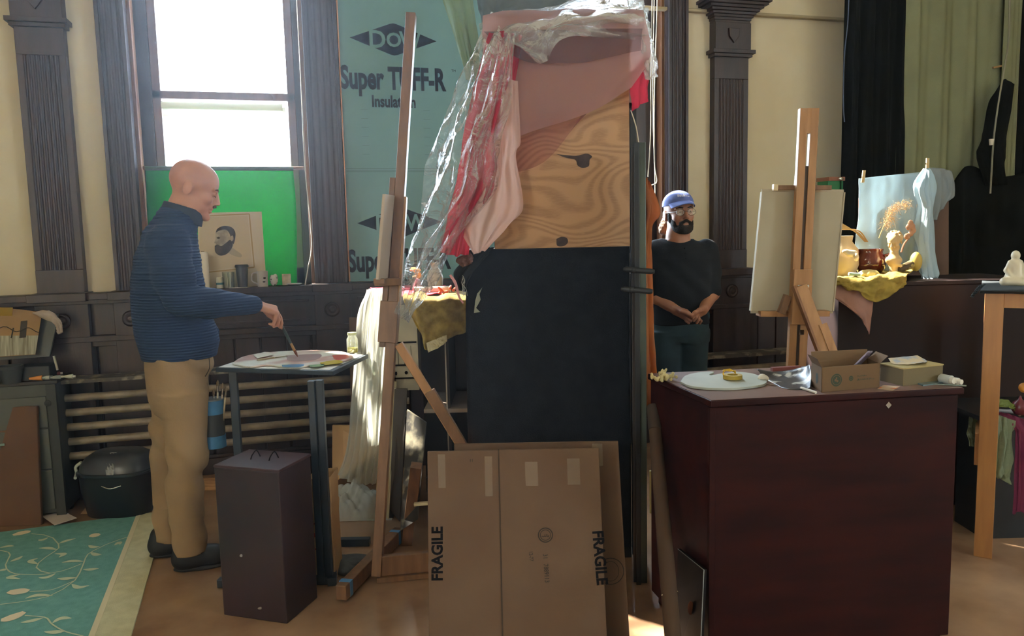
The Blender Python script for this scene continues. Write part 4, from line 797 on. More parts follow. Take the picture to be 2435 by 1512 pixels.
# drapes
def sheer(name, col, alpha, tr=.45, col2=None): return mat(name, col, .9, tr=tr, alpha=alpha, bump=.15, bscale=250, col2=col2, nscale=3)
pink = sheer('sheer_dusty_pink', 'b98d84', .80); pale = sheer('sheer_pale_pink', 'd9b3a3', .88); redS = sheer('sheer_red', 'b82436', .9, .5); redT = sheer('tint_red', 'b0555a', .35)
d0 = CD
tag(obj('sheer_drape', cloth([[D(1150, 40, d0+.3), D(1280, 28, d0+.35), D(1400, 24, d0+.35), D(1532, 24, d0+.3)], [D(1148, 52, d0-.01), D(1270, 34, d0-.02), D(1400, 29, d0-.02), D(1530, 30, d0-.01)], [D(1150, 190, d0-.03), D(1260, 170, d0-.05), D(1400, 130, d0-.05), D(1545, 100, d0-.02)], [D(1170, 280, d0-.02), D(1255, 255, d0-.05), D(1400, 200, d0-.05), D(1540, 150, d0-.02)], [D(1205, 342, d0-.01), D(1250, 318, d0-.03), D(1400, 268, d0-.04), D(1502, 208, d0-.02)]], 60, 50, .006, 2, .008, 1.2, 3, tilt=.4), pink, smooth=80), 'dusty pink sheer fabric draped across the top of the plywood box', 'drape')
tag(obj('sheer_drape', cloth([[D(1150, 75, d0-.05), D(1330, 70, d0-.06), D(1528, 68, d0-.05)], [D(1215, 130, d0-.07), D(1340, 120, d0-.075), D(1525, 95, d0-.05)], [D(1270, 150, d0-.08), D(1370, 150, d0-.08), D(1525, 120, d0-.05)]], 50, 20, .004, 2, .006, 1.3, 6), sheer('sheer_mauve', '7a5a58', .6), smooth=80), 'darker mauve layer of sheer fabric under the plastic at the top of the box', 'drape')
tag(obj('sheer_drape', cloth([[D(1165, 190, d0-.06), D(1195, 190, d0-.08), D(1232, 192, d0-.06)], [D(1150, 320, d0-.07), D(1190, 320, d0-.1), D(1240, 330, d0-.06)], [D(1150, 400, d0-.07), D(1190, 410, d0-.09), D(1228, 372, d0-.06)], [D(1110, 500, d0-.09), D(1180, 490, d0-.1), D(1247, 490, d0-.06)], [D(1092, 540, d0-.09), D(1160, 550, d0-.1), D(1212, 535, d0-.06)], [D(1125, 605, d0-.09), D(1140, 600, d0-.1), D(1150, 590, d0-.08)]], 50, 70, .010, 3, .006, 2, 2), pale, smooth=80), 'pale pink pleated fabric tongue hanging down the left of the plywood box', 'drape')
tag(obj('red_drape', cloth([[D(1165, 80, d0-.05), D(1200, 75, d0-.07), D(1240, 85, d0-.05)], [D(1130, 200, d0-.06), D(1180, 200, d0-.11), D(1225, 200, d0-.06)], [D(1105, 330, d0-.06), D(1150, 340, d0-.13), D(1192, 330, d0-.07)], [D(1088, 440, d0-.06), D(1130, 450, d0-.13), D(1182, 440, d0-.08)], [D(1065, 530, d0-.05), D(1095, 530, d0-.10), D(1130, 500, d0-.08)], [D(1050, 600, d0-.05), D(1080, 608, d0-.08), D(1112, 605, d0-.06)]], 50, 80, .014, 3, .01, 2.5, 5), redS, smooth=80), 'red translucent fabric bunched down the left side of the plywood box', 'drape')
tag(obj('red_drape', cloth([[D(1498, 175, d0-.01), D(1530, 135, d0+.02), D(1545, 130, d0+.1)], [D(1500, 215, d0-.01), D(1525, 190, d0+.02), D(1543, 180, d0+.1)], [D(1505, 265, d0), D(1520, 252, d0+.02), D(1540, 240, d0+.1)]], 16, 20, .006, 2, .005, 2), redS, smooth=80), 'small red fabric corner hanging at the right edge of the plywood box', 'drape')
tag(obj('sheer_drape', cloth([[D(1200, 300, d0-.004), D(1350, 250, d0-.004), D(1496, 205, d0-.004)], [D(1190, 420, d0-.004), D(1300, 380, d0-.004), D(1400, 250, d0-.004)]], 20, 12, .001, 1, 0), redT, smooth=80), 'faint reddish veil lying flat on the plywood below the dusty pink fabric', 'drape')
plas = glass('clear_plastic', (.93, .94, .93), .045, .07, 1.0, 9); plas2 = glass('milky_plastic', (.92, .94, .92), .06, .24, .9, 9)
tag(obj('plastic_sheet', cloth([[D(1150, 40, d0+.2), D(1190, 30, d0+.25), D(1240, 28, d0+.3)], [D(1135, 110, d0-.03), D(1180, 100, d0-.12), D(1225, 90, d0-.10)], [D(1080, 235, d0-.03), D(1140, 250, d0-.15), D(1215, 240, d0-.12)], [D(1038, 330, d0-.0), D(1110, 350, d0-.16), D(1190, 340, d0-.14)], [D(1003, 460, d0+.04), D(1090, 460, d0-.15), D(1182, 450, d0-.12)], [D(975, 580, d0+.08), D(1030, 580, d0-.08), D(1110, 540, d0-.1)], [D(955, 665, d0-.08), D(990, 690, d0-.15), D(1040, 650, d0-.02)], [D(950, 745, d0-.12), D(962, 760, d0-.16), D(970, 765, d0-.18)]], 70, 90, .02, 3, .018, 3, 7, tilt=.5), plas, smooth=120), 'clear crumpled plastic sheet hanging from the box down to the easel', 'plastic')
tag(obj('plastic_sheet', cloth([[D(1140, 55, d0+.3), D(1260, 22, d0+.4), D(1400, -10, d0+.4), D(1530, -15, d0+.35)], [D(1145, 75, d0-.01), D(1280, 50, d0-.04), D(1400, 30, d0-.05), D(1535, 35, d0-.01)], [D(1190, 95, d0-.06), D(1270, 100, d0-.1), D(1345, 60, d0-.09), D(1540, 75, d0-.03)], [D(1280, 140, d0-.08), D(1300, 145, d0-.1), D(1350, 90, d0-.09), D(1540, 95, d0-.03)]], 70, 40, .008, 2, .016, 2, 9), plas2, smooth=120), 'milky plastic film folded over the top of the plywood box', 'plastic')
tag(obj('plastic_sheet', cloth([[D(1490, 0, d0+.1), D(1520, 5, d0+.02), D(1540, 20, d0+.1)], [D(1515, 80, d0-.01), D(1535, 90, d0-.02), D(1548, 70, d0+.1)], [D(1525, 130, d0), D(1545, 140, d0-.02), D(1562, 150, d0+.08)], [D(1535, 185, d0+.02), D(1548, 190, d0), D(1558, 180, d0+.08)]], 30, 40, .012, 2, .012, 3, 2), plas2, smooth=120), 'bright crumpled plastic end at the upper right corner of the plywood box', 'plastic')
# green and grey cloths hanging from above
gpale = mat('pale_green_cloth', '93a78c', .9, tr=.4, bump=.2); gdark = mat('slate_cloth', '5d6462', .95, tr=.15, bump=.25)
tag(obj('hanging_cloth', cloth([[D(1035, -60, 3.9), D(1080, -60, 3.85), D(1120, -60, 3.9)], [D(1052, 0, 3.8), D(1090, 0, 3.76), D(1128, 10, 3.82)], [D(1085, 110, 3.6), D(1110, 110, 3.55), D(1140, 120, 3.6)], [D(1112, 190, 3.45), D(1122, 190, 3.42), D(1140, 170, 3.45)]], 30, 40, .012, 3, .006, 2), gpale, solid=.002, smooth=80), 'pale green cloth strip falling from above left of the plywood box', 'cloth')
tag(obj('hanging_cloth', cloth([[D(1128, -80, 4.0), D(1200, -80, 3.95), D(1330, -80, 3.95), D(1450, -80, 4.0)], [D(1135, 0, 3.95), D(1205, 5, 3.85), D(1330, 0, 3.9), D(1450, 0, 3.95)], [D(1150, 45, 3.9), D(1190, 35, 3.82), D(1330, 45, 3.9), D(1440, 60, 3.95)], [D(1155, 130, 3.9), D(1200, 130, 3.85), D(1330, 130, 3.9), D(1440, 130, 3.95)]], 50, 30, .03, 3, .01, 2, 4), gdark, solid=.003, smooth=80), 'dark slate cloth hanging in front of the second window above the box', 'cloth')
tag(obj('rope_line', M().tube(curve([D(1500, 262, CD+.02), D(1512, 300, CD+.02), D(1519, 340, CD+.02)], 12), .0028, 6), mat('rope', 'c2b59c', .8)), 'short white twisted string at the right edge of the plywood box', 'string')
# boards at the right of the cabinet
def upright(px0, px1, ytop, ybot, d, dep, name, mt, lb, cat, parts=None):
    a = D(px0, 800, d); b = D(px1, 800, d); zt0 = D((px0+px1)/2, ytop, d).z; m = M().box((a.x, a.y, 0.0), (b.x-a.x, b.y-a.y, 0), (ray(px0, 800)*Vector((1, 1, 0))).normalized()*dep, (0, 0, zt0)); return tag(obj(name, m, mt, bevel=.002), lb, cat)
upright(1503, 1518, 348, 0, 2.98, .2, 'stretched_canvas', mat('dark_canvas_edge', '2b2422', .5), 'tall dark brown canvas edge standing right against the black cabinet', 'canvas')
upright(1520, 1537, 338, 0, 2.97, .2, 'mirror_panel', mat('mirror_edge', '5f6a60', .3, col2='3f4640', nscale=2, metal=.4), 'tall grey-green metal-edged panel right of the dark canvas edge', 'panel')
upright(1510, 1522, 338, 0, 2.955, .03, 'wood_batten', blackm, 'slim black batten clamped between the tall canvas and the metal-edged panel', 'batten')
for y_, x0_, x1_, lb in ((643, 1482, 1556, 'upper black clamp bar gripping the tall boards'), (690, 1477, 1552, 'lower black clamp bar gripping the tall boards')):
    t = thing('clamp', lb, 'clamp', D(1520, y_, 2.9)); p, q = D(x0_, y_-3, 2.94), D(x1_, y_+3, 2.90); obj('jaw_bar', M().tube([p, p.lerp(q, .1), p.lerp(q, .9), q], [.006, .011, .011, .008], 12), blackm, t, smooth=60); obj('pivot', M().ball(p.lerp(q, .35), .014), blackm, t, smooth=60)
orange = mat('orange_cloth', 'c57a3c', .75, tr=.45, bump=.15, col2='b0683a', nscale=4)
tag(obj('orange_cloth', cloth([[D(1534, 425, 3.15), D(1538, 425, 3.15), D(1542, 432, 3.15)], [D(1532, 500, 3.15), D(1548, 490, 3.1), D(1568, 508, 3.15)], [D(1530, 550, 3.15), D(1540, 545, 3.12), D(1545, 548, 3.15)], [D(1530, 650, 3.15), D(1540, 650, 3.12), D(1550, 660, 3.15)], [D(1530, 780, 3.15), D(1541, 780, 3.12), D(1551, 780, 3.15)], [D(1528, 880, 3.12), D(1545, 880, 3.1), D(1562, 880, 3.12)], [D(1528, 968, 3.1), D(1545, 968, 3.08), D(1564, 968, 3.1)]], 24, 70, .012, 2, .008, 2), orange, solid=.003, smooth=80), 'orange cloth hanging behind the tall boards beside the man in the cap', 'cloth')
tb0 = D(1553, 968, 2.80); tb1 = ZP(1612, 1600, 0.0); tb1 = D(1600, 1512, 2.20); dv = tb1-tb0; tb1 = tb0+dv*(tb0.z/(-dv.z))
t = thing('cardboard_tube', 'long brown cardboard tube leaning between the black cabinet and the dresser', 'tube', tb1)
obj('tube_body', M().tube([tb0, tb0.lerp(tb1, .5), tb1+Zv*.002], [.022, .026, .026], 24), mat('tube_brown', '4d3b2c', .9, col2='443326', nscale=4, spec=.2), t, smooth=60); obj('end_cap', M().tube([tb0+Zv*.002-dv*0, tb0.lerp(tb1, .09)], [.0235, .0245], 24), mat('tube_cap', '3a2d23', .9), t, smooth=60)
obj('twine', M().tube([tb0.lerp(tb1, .62)+CR*.028, tb0.lerp(tb1, .62)-CR*.028-FH*.02-Zv*.003], .0015, 5), mat('rope', 'c2b59c'), t)
upright(1543, 1580, 1120, 0, 3.75, .02, 'yellow_board', mat('pale_yellow', 'c9bd85', .8), 'pale yellow panel standing on the floor behind the cardboard tube', 'panel')
# ================================================================== CARDBOARD SHEETS IN FRONT
def cboard(name, tl, tr, bl, br, dt, db, lb, th=.010):
    """leaning sheet: top edge at depth dt, bottom picture points at depth db extended to the floor"""
    a, b = D(*tl, dt), D(*tr, dt); c_, e = D(*bl, db), D(*br, db)
    c_ = a+(c_-a)*(a.z/(a.z-c_.z)); e = b+(e-b)*(b.z/(b.z-e.z)); t = thing(name, lb, 'cardboard', (a+b+c_+e)/4*Vector((1, 1, 0)) if False else Vector(((c_.x+e.x)/2, (c_.y+e.y)/2, 0)))
    obj('sheet', M().prism([a, b, e, c_], FH*th), card, t, bevel=.002)
    n = (b-a).cross(c_-a).normalized(); n = n if n.dot(FH) < 0 else -n
    return t, a, b, c_, e, n
t2, a, b, c_, e, n2 = cboard('cardboard_sheet', (1080, 1056), (1470, 1049), (1085, 1512), (1497, 1512), 2.70, 2.52, 'rear cardboard sheet standing behind the one printed FRAGILE twice')
def pon(x, y, a, n, off=.0006): 
    r = ray(x, y); return CAMP+r*((a-CAMP).dot(n)/r.dot(n))+n*off
def ring_on(x0, y0, rx_, ry_, a, n, w_=2, off=.001, N=48):
    m = M(); L0 = [pon(x0+rx_*math.cos(2*PI*i/N), y0+ry_*math.sin(2*PI*i/N), a, n, off) for i in range(N+1)]; L1 = [pon(x0+(rx_-w_)*math.cos(2*PI*i/N), y0+(ry_-w_)*math.sin(2*PI*i/N), a, n, off) for i in range(N+1)]; m.grid([[p, q] for p, q in zip(L0, L1)]); return m
cink = mat('card_print', '2a2019', .9); tape = mat('clear_tape', 'a48d75', .35, alpha=.28)
obj('drawn_ring', ring_on(1452, 1358, 32, 32, a, n2, 2), cink, t2); obj('drawn_ring', ring_on(1452, 1358, 20, 24, a, n2, 1.2), cink, t2)
def tape_on(x0, y0, x1, y1, a, n, t, nm='tape_strip'): obj(nm, M().prism([pon(x0, y0, a, n, .0004), pon(x1, y0, a, n, .0004), pon(x1+2, y1, a, n, .0004), pon(x0+2, y1, a, n, .0004)], n*.0004), tape, t)
tape_on(1408, 1055, 1432, 1108, a, n2, t2)
t1, a, b, c_, e, n1 = cboard('cardboard_sheet', (1016, 1074), (1424, 1066), (1020, 1512), (1443, 1512), 2.58, 2.40, 'front cardboard sheet printed FRAGILE along both edges')
for x0, y0, x1, y1 in ((1041, 1080, 1058, 1160), (1248, 1098, 1278, 1155), (1348, 1090, 1378, 1152), (1152, 1085, 1170, 1180)): tape_on(x0, y0, x1, y1, a, n1, t1)
ru = (pon(1042, 1200, a, n1)-pon(1042, 1500, a, n1)).normalized(); rr = (b-a).normalized()
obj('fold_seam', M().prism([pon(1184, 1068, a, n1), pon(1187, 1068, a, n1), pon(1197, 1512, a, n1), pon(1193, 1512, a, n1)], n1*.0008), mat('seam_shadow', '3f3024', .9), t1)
t1x = text('FRAGILE', .052, pon(1052, 1381, a, n1, .001), ru, -rr, .92, .0018); obj('lettering', t1x, ink, t1, label='FRAGILE printed upward on the left edge')
dn = (pon(1422, 1400, a, n1)-pon(1410, 1262, a, n1)).normalized(); obj('lettering', text('FRAGILE', .052, pon(1409, 1262, a, n1, .001), dn, dn.cross(n1)*-1, .92, .0018), ink, t1, label='FRAGILE printed downward on the right edge')
obj('stamp_ring', ring_on(1297, 1272, 18, 18, a, n1, 2.5), cink, t1); obj('stamp_ring', ring_on(1297, 1272, 13, 13, a, n1, 1.5), cink, t1); obj('stamp_marks', strokes(5, .010, pon(1288, 1277, a, n1, .0006), rr, ru, .025, seed=4), cink, t1)
obj('lettering', text('31   7889113', .022, pon(1291, 1317, a, n1, .001), dn, dn.cross(n1)*-1, .8, .0003), cink, t1); obj('lettering', text('12-77', .018, pon(1258, 1310, a, n1, .001), dn, dn.cross(n1)*-1, .8, .0003), cink, t1); obj('lettering', text('11', .014, pon(1116, 1098, a, n1, .001), rr, ru, 1, .0003), cink, t1)
# ================================================================== DRESSER
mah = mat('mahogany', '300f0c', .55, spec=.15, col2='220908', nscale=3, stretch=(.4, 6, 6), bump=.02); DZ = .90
a = ZP(1690, 953, DZ); b = ZP(2294, 922, DZ); ux = (b-a); uxn = ux.normalized(); bk = Vector((-uxn.y, uxn.x, 0)); lft = ZP(1567, 900, DZ)-a; dp = .50
t = thing('dresser', 'dark mahogany dresser with a lit top in the right foreground', 'dresser', ((a.x+b.x)/2, a.y+.2, 0))
sk = bk*dp+uxn*(-.0)
A0 = Vector((a.x, a.y, 0)); sv = Vector((lft.x, lft.y, 0)); sv = sv*(.50/sv.length); sv = sv if sv.dot(bk) > .3 else bk*dp
obj('body', M().box(A0+Zv*.04+uxn*.012+bk*.012, ux-uxn*.024, sv*.98, Zv*(DZ-.065)), mah, t, bevel=.003)
obj('plinth', M().box(A0+uxn*.03+bk*.03, ux-uxn*.06, sv*.9, Zv*.04), mah, t)
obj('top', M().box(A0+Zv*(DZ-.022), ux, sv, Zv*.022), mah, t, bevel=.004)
obj('lit_top_surface', M().box(A0+Zv*DZ+uxn*.004+bk*.004, ux-uxn*.008, sv*.985, Zv*.0012), mat('mahogany_lit_top', '7a6058', .35, col2='6a4f48', nscale=3, stretch=(.4, 6, 6)), t)  # light on the dresser top put into a thin paler sheet
obj('corner_trim', M().box(A0+Zv*.04+uxn*.0+bk*.006, uxn*.02, bk*.02, Zv*(DZ-.065)), mah, t, bevel=.002)
p = D(2113, 963, (D(2113, 963, 1)-CAMP).length*0+2.4); p = PL(2113, 963, a+bk*.011, bk)
obj('pale_diamond', M().prism([p+uxn*.010, p+Zv*.011, p-uxn*.010, p-Zv*.011], -bk*.001), mat('diamond', '9b8f80', .6), t)
def onD(x, y, z=0): return ZP(x, y, DZ+z)
o = table_outline([(1618, 912), (1630, 898), (1660, 890), (1694, 888), (1696, 891), (1688, 894), (1690, 897), (1715, 893), (1750, 889), (1790, 893), (1818, 905), (1822, 915), (1800, 922), (1740, 928), (1680, 927), (1640, 922)], DZ+.002, .008, 'palette', mat('palette_clean', 'a9ada0', .5, col2='9ca093', nscale=6), bevel=.001, n=70)
tag(o, 'clean pale kidney-shaped palette on the dresser top', 'palette')
p = onD(1742, 900, .012); t = thing('tape_roll', 'roll of yellow tape lying on the clean pale palette', 'tape', p)
obj('roll', M().lathe(p, [(.018, 0), (.033, 0), (.033, .014), (.018, .014), (.018, 0)], 32), mat('tape_side', 'a38c35', .6), t, smooth=40); obj('loose_tape_end', cloth([[p+Vector((-.032, 0, .002)), p+Vector((-.032, .004, .016))], [p+Vector((-.028, .01, .024)), p+Vector((-.028, .016, .03))], [p+Vector((.0, .014, .026)), p+Vector((.0, .02, .030))], [p+Vector((.022, .012, .016)), p+Vector((.022, .02, .022))]], 6, 20, 0), mat('tape_yellow', 'd8b23c', .5), t, solid=.001)
s = S(.003)
for i in range(34): a_ = random.uniform(0, 6.28); r_ = random.uniform(0, .045); q = onD(1578, 905)+Vector((math.cos(a_)*r_, math.sin(a_)*r_, .006+random.uniform(0, .028)*(1-r_/.06))); s.cap(q, q+Vector((random.uniform(-.008, .008), random.uniform(-.008, .008), random.uniform(.002, .014))), .006, .0045, .003)
tag(obj('dried_flowers', s.mesh(), mat('dried_cream', 'cdbf8c', .8, tr=.2), smooth=180), 'cream clustered dried flower head at the left corner of the dresser', 'flowers')
# paint-smeared dark sheet palette
pd = mat('used_palette', '3b3a3c', .35, col2='b9b8ae', nscale=14, sharp=(.55, .6)); rows = [[onD(1800, 877, .03), onD(1850, 884, .016), onD(1912, 872, .04), onD(1925, 866, .06)], [onD(1820, 900, .004), onD(1860, 900, .003), onD(1905, 900, .008), onD(1930, 895, .03)], [onD(1860, 922, .002), onD(1880, 926, .002), onD(1910, 926, .003), onD(1928, 922, .01)]]
tag(obj('disposable_palette', cloth(rows, 24, 20, 0, 1, .001), pd, solid=.0015, smooth=80), 'bent dark disposable palette with white paint left of the cafe carton', 'palette')
tag(obj('marker', M().tube([onD(1905, 922, .006), onD(1940, 933, .006)], .0045, 10), white, smooth=60), 'white marker pen lying in front of the cafe carton', 'marker')
tag(obj('putty_knife', M().bar(onD(1822, 913, .003), onD(1845, 917, .003), .008, .002, Zv.cross(R0)), chrome), 'small metal blade between the clean palette and the bent palette', 'blade')
tag(obj('crumpled_tissue', S(.003).ell(onD(1812, 898, .014), (.016, .012, .014)).ell(onD(1820, 900, .010), (.012, .012, .010)).mesh(), white, smooth=180), 'small crumpled white tissue behind the clean palette', 'tissue')
tag(obj('wood_strip', M().box(onD(1838, 884), onD(1905, 880)-onD(1838, 884), bk*.02, Zv*.015), mat('red_wood', '6b3329', .5)), 'reddish wooden strip at the back edge of the dresser', 'strip')
# cartons
cA, cB, cC = onD(1953, 934), onD(2091, 922), onD(1924, 916)
hC = .083; fx = cB-cA; bx = (cC-cA)*1.0; bx = bx.normalized()*.10
cfm = mat('carton_brown', '6f573e', .85, col2='675039', nscale=4, spec=.2)
t = thing('cafe_carton', 'open brown carton with dark green round printed marks on the dresser', 'carton', (cA+cB)/2+bx/2)
m = M(); th = .003
obj('front_wall', M().box(cA, fx, bx.normalized()*th, Zv*hC), cfm, t); obj('back_wall', M().box(cA+bx, fx, bx.normalized()*th, Zv*hC), cfm, t); obj('side_wall', M().box(cA, bx, fx.normalized()*th, Zv*hC), cfm, t); obj('side_wall', M().box(cB-fx.normalized()*th, bx, fx.normalized()*th, Zv*hC), cfm, t); obj('bottom', M().box(cA, fx, bx, Zv*.002), cfm, t)
fn = fx.normalized(); bn = bx.normalized()
obj('flap', M().prism([cA+Zv*hC, cA+bx+Zv*hC, cA+bx*1.0-fn*.018+Zv*(hC+.03), cA-fn*.018+Zv*(hC+.03)], fn*.002), cfm, t); obj('flap', M().prism([cA+bx+Zv*hC, cB+bx+Zv*hC, cB+bx*1.1+Zv*(hC+.03), cA+bx*1.1+Zv*(hC+.035)], bn*.002), cfm, t)
obj('flap', M().prism([cB+Zv*hC, cB+bx+Zv*hC, cB+bx+fn*.03+Zv*(hC+.022), cB+fn*.03+Zv*(hC+.022)], fn*.002), cfm, t)
fnn = fx.cross(Zv).normalized(); fnn = fnn if fnn.dot(FH) < 0 else -fnn
gp = mat('print_dark_green', '2f3a2a', .8)
def disc(u, v, r, off=.0006, name='printed_mark', mt=gp, r0=0):
    c0 = cA+fx*u+Zv*(hC*v)+fnn*off; m = M(); N = 32; m.grid([[c0+(fn*math.cos(2*PI*i/N)+Zv*math.sin(2*PI*i/N))*r, c0+(fn*math.cos(2*PI*i/N)+Zv*math.sin(2*PI*i/N))*r0] for i in range(N+1)]); return obj(name, m, mt, t)
disc(.25, .46, .021); disc(.25, .46, .0165, .0009, mt=cfm, r0=.0150); disc(.235, .46, .0045, .0010, mt=cfm); disc(.265, .42, .004, .0010, mt=cfm); disc(.25, .54, .003, .0010, mt=cfm); disc(.50, .48, .0085); disc(.50, .48, .005, .0009, mt=cfm, r0=.004)
for k_, n_ in enumerate((5, 9)): obj('printed_line', strokes(n_, .007, cA+fx*.60+Zv*(hC*.52-k_*.012)+fnn*.0004, fn, Zv, .0075*n_, seed=k_+7), gp, t)
sn = (-fn); c0 = cA+bx*.45+Zv*hC*.48+sn*.0006; m = M(); m.grid([[c0+(bn*math.cos(2*PI*i/24)*.6+Zv*math.sin(2*PI*i/24))*.018, c0] for i in range(25)]); obj('printed_mark', m, gp, t)
for i, (pts, zz_, c1) in enumerate((([(2035, 845), (2085, 805), (2122, 822), (2075, 858)], .065, '7d6f84'), ([(2040, 838), (2080, 799), (2118, 832), (2080, 850)], .075, '9a8fa0'))):
    q0 = cA+fx*.48+bx*.35+Zv*.045; u1 = (fn*.075+Zv*.060); u2 = bn*.06+fn*.045-Zv*.012
    tag(obj('magazine', M().box(q0+Zv*.012*i+fn*.01*i, u1, u2*1.1, Zv*.004), mat('mag_'+c1, c1, .35, col2='3a3440', nscale=18, sharp=(.55, .6)), bevel=.0005), ('lower purple-grey booklet sticking out of the cafe carton', 'upper grey booklet sticking out of the cafe carton')[i], 'booklet')
a2, b2, c2 = onD(2147, 919), onD(2241, 908), onD(2092, 905)
fx2 = b2-a2; lx = c2-a2; h2 = .058; t = thing('flat_carton', 'closed kraft carton with a painted sheet on it right of the cafe carton', 'carton', (b2+c2)/2)
obj('carton_body', M().box(a2, fx2, lx, Zv*h2), mat('carton_olive', '6b5d3f', .8), t, bevel=.001); obj('lid', M().box(a2+Zv*h2-fx2*.01-lx*.01, fx2*1.02, lx*1.02, Zv*.004), mat('carton_lit_lid', 'a3925f', .8), t)  # paler lid colour carries the light falling on the box top
tag(obj('painted_sheet', cloth([[a2+fx2*.9+lx*.9+Zv*(h2+.02), a2+fx2*.2+lx*1.0+Zv*(h2+.018)], [a2+fx2*.9+lx*.5+Zv*(h2+.007), a2+fx2*.1+lx*.6+Zv*(h2+.007)], [a2+fx2*.55+lx*.12+Zv*(h2+.014), a2+fx2*.3+lx*.3+Zv*(h2+.007)]], 16, 16, 0, 1, .001), mat('painted_sheet', 'c9b99a', .6, col2='9fa7b4', nscale=22, sharp=(.5, .62)), solid=.001), 'curled sheet with colour swatches on the closed kraft carton', 'sheet')
for i, (x0, y0, x1, y1, r, c1, lb) in enumerate(((2236, 899, 2262, 904, .016, 'b7b9b3', 'white plastic bottle lying at the right end of the dresser'), (2262, 904, 2279, 907, .012, 'd2d3cc', 'small white capped tube beside the lying bottle on the dresser'))):
    p, q = onD(x0, y0, r), onD(x1, y1, r); t = thing('bottle', lb, 'bottle', p-Zv*r); obj('bottle_body', M().tube([p, p.lerp(q, .1), q], [r*.8, r, r], 16), mat('plastic_'+c1, c1, .3), t, smooth=50); obj('cap', M().tube([q, q+(q-p).normalized()*.012], r*.7, 14), white, t, smooth=50)
tag(obj('long_blade', M().bar(onD(2210, 912, .004), onD(2298, 917, .004), .01, .003, Zv.cross(R0)), mat('blade_grey', '8b9894', .3, metal=.6)), 'thin metal ruler lying at the right end of the dresser', 'ruler')
tag(obj('glass_tile', M().prism([onD(2180, 914), onD(2210, 908), onD(2250, 912), onD(2195, 919)], Zv*.006), mat('glass_tile', '64787a', .2)), 'blue-grey glass tile near the front edge of the dresser', 'tile')
tag(obj('paper_card', M().prism([onD(2087, 925), onD(2100, 917), onD(2140, 920), onD(2122, 930)], Zv*.002), mat('card_orange', 'c0a58a', .7, col2='c9703a', nscale=30, sharp=(.55, .6))), 'small card with an orange mark in front of the closed kraft carton', 'card')
t = thing('framed_picture', 'dark glazed picture leaning low against the left side of the dresser', 'picture', D(1645, 1512, 2.3))
q = [D(1612, 1305, 2.55), D(1674, 1355, 2.32), D(1664, 1580, 2.25), D(1604, 1580, 2.48)]; obj('picture_face', M().prism(q, R0*.01+FH*.004), mat('dark_picture', '0a0b0d', .6, spec=.1, col2='1d1512', nscale=5), t); obj('edge', M().tube([q[0], q[1], q[2]], .0015, 6), mat('edge_grey', '7a7f7c', .4), t)
s = q[0].lerp(q[1], .6).lerp(q[3].lerp(q[2], .6), .45)-FH*.004-R0*.003; obj('painted_face', M().ball(s, .022, 12, (.5, .1, 1.1)), mat('dim_flesh', '70402e', .6), t)
# ================================================================== RIGHT EASEL
ED = 3.35
def De(x, y, o=0): return D(x, y, ED+o)
bt_ = De(1892, 885); tp_ = De(1923, 258); dm = tp_-bt_; bt_ = bt_-dm*(bt_.z/dm.z)
t = thing('studio_easel', 'wooden easel with slotted mast holding the large canvas, beside the dresser', 'easel', bt_)
def one(y): return PL(1892+(885-y)/627*31, y, De(1900, 600), FH)
sw = R0*.024
for s_ in (-1, 1): obj('mast_rail', M().bar(bt_+sw*s_, tp_+sw*s_ if s_ else tp_, .034, .03), beech, t, bevel=.002)
obj('mast_head', M().bar(one(318), tp_, .015, .029), beech, t)
obj('mast_slide', M().bar(one(900)+FH*.004, one(395), .014, .02), mat('slot_wood', '3a2a1e', .7), t)
obj('top_clamp_bar', M().bar(De(1838, 446, .03), De(1976, 446, .03), .02, .02), oakd, t, bevel=.001); obj('lit_stick', M().bar(De(1893, 448, .03), De(1899, 386, .03), .016, .02), beech, t)
obj('bar_end', M().bar(De(1838, 446, .025), De(1848, 446, .025), .028, .024, Zv), mat('pale_wood', 'c8b188', .6), t)
obj('tray', M().bar(De(1803, 745, .05), De(1966, 744, .05), .07, .025, FH), beech, t, bevel=.002)
obj('crossblock', M().bar(De(1857, 745, -.005), De(1873, 702, -.005), .03, .03), oakd, t)
obj('slide_block', M().bar(one(770)-FH*.025, one(640)-FH*.025, .082, .02), beech, t, bevel=.002)
h = De(1903, 680, -.04); obj('metal_plate', M().box(De(1897, 684, -.04), R0*.05, FH*.003, Zv*.012), chrome, t)
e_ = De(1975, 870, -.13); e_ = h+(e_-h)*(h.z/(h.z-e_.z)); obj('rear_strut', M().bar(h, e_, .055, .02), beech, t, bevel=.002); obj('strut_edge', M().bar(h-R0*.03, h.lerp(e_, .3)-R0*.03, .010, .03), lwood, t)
obj('strut_block', M().bar(h.lerp(e_, .14)+R0*.03, h.lerp(e_, .32)+R0*.03, .035, .03), beech, t)
for yy_ in (790,): obj('metal_clip', M().box(De(1901, 796, -.03), R0*.02, FH*.003, Zv*.022), chrome, t)
f = bt_; obj('foot', M().bar(f+FH*-.3+Zv*.03, f+FH*.3+Zv*.03, .04, .05), oakd, t)
t = thing('canvas', 'large grey-beige canvas seen from behind on the right easel', 'canvas', De(1890, 740, .05))
q = [De(1813, 456, .03), De(2008, 457, .06), De(1981, 739, .08), De(1786, 739, .04)]
obj('canvas_back', M().prism(q, FH*.02), mat('canvas_back_grey', 'a89e88', .85, col2='a0967f', nscale=4, spec=.1), t)
for i, j in ((0, 1), (1, 2), (2, 3), (3, 0)): obj('edge_strip', M().bar(q[i]+FH*.008, q[j]+FH*.008, .006, .024), mat('canvas_edge_pale', 'a99c84', .8), t)
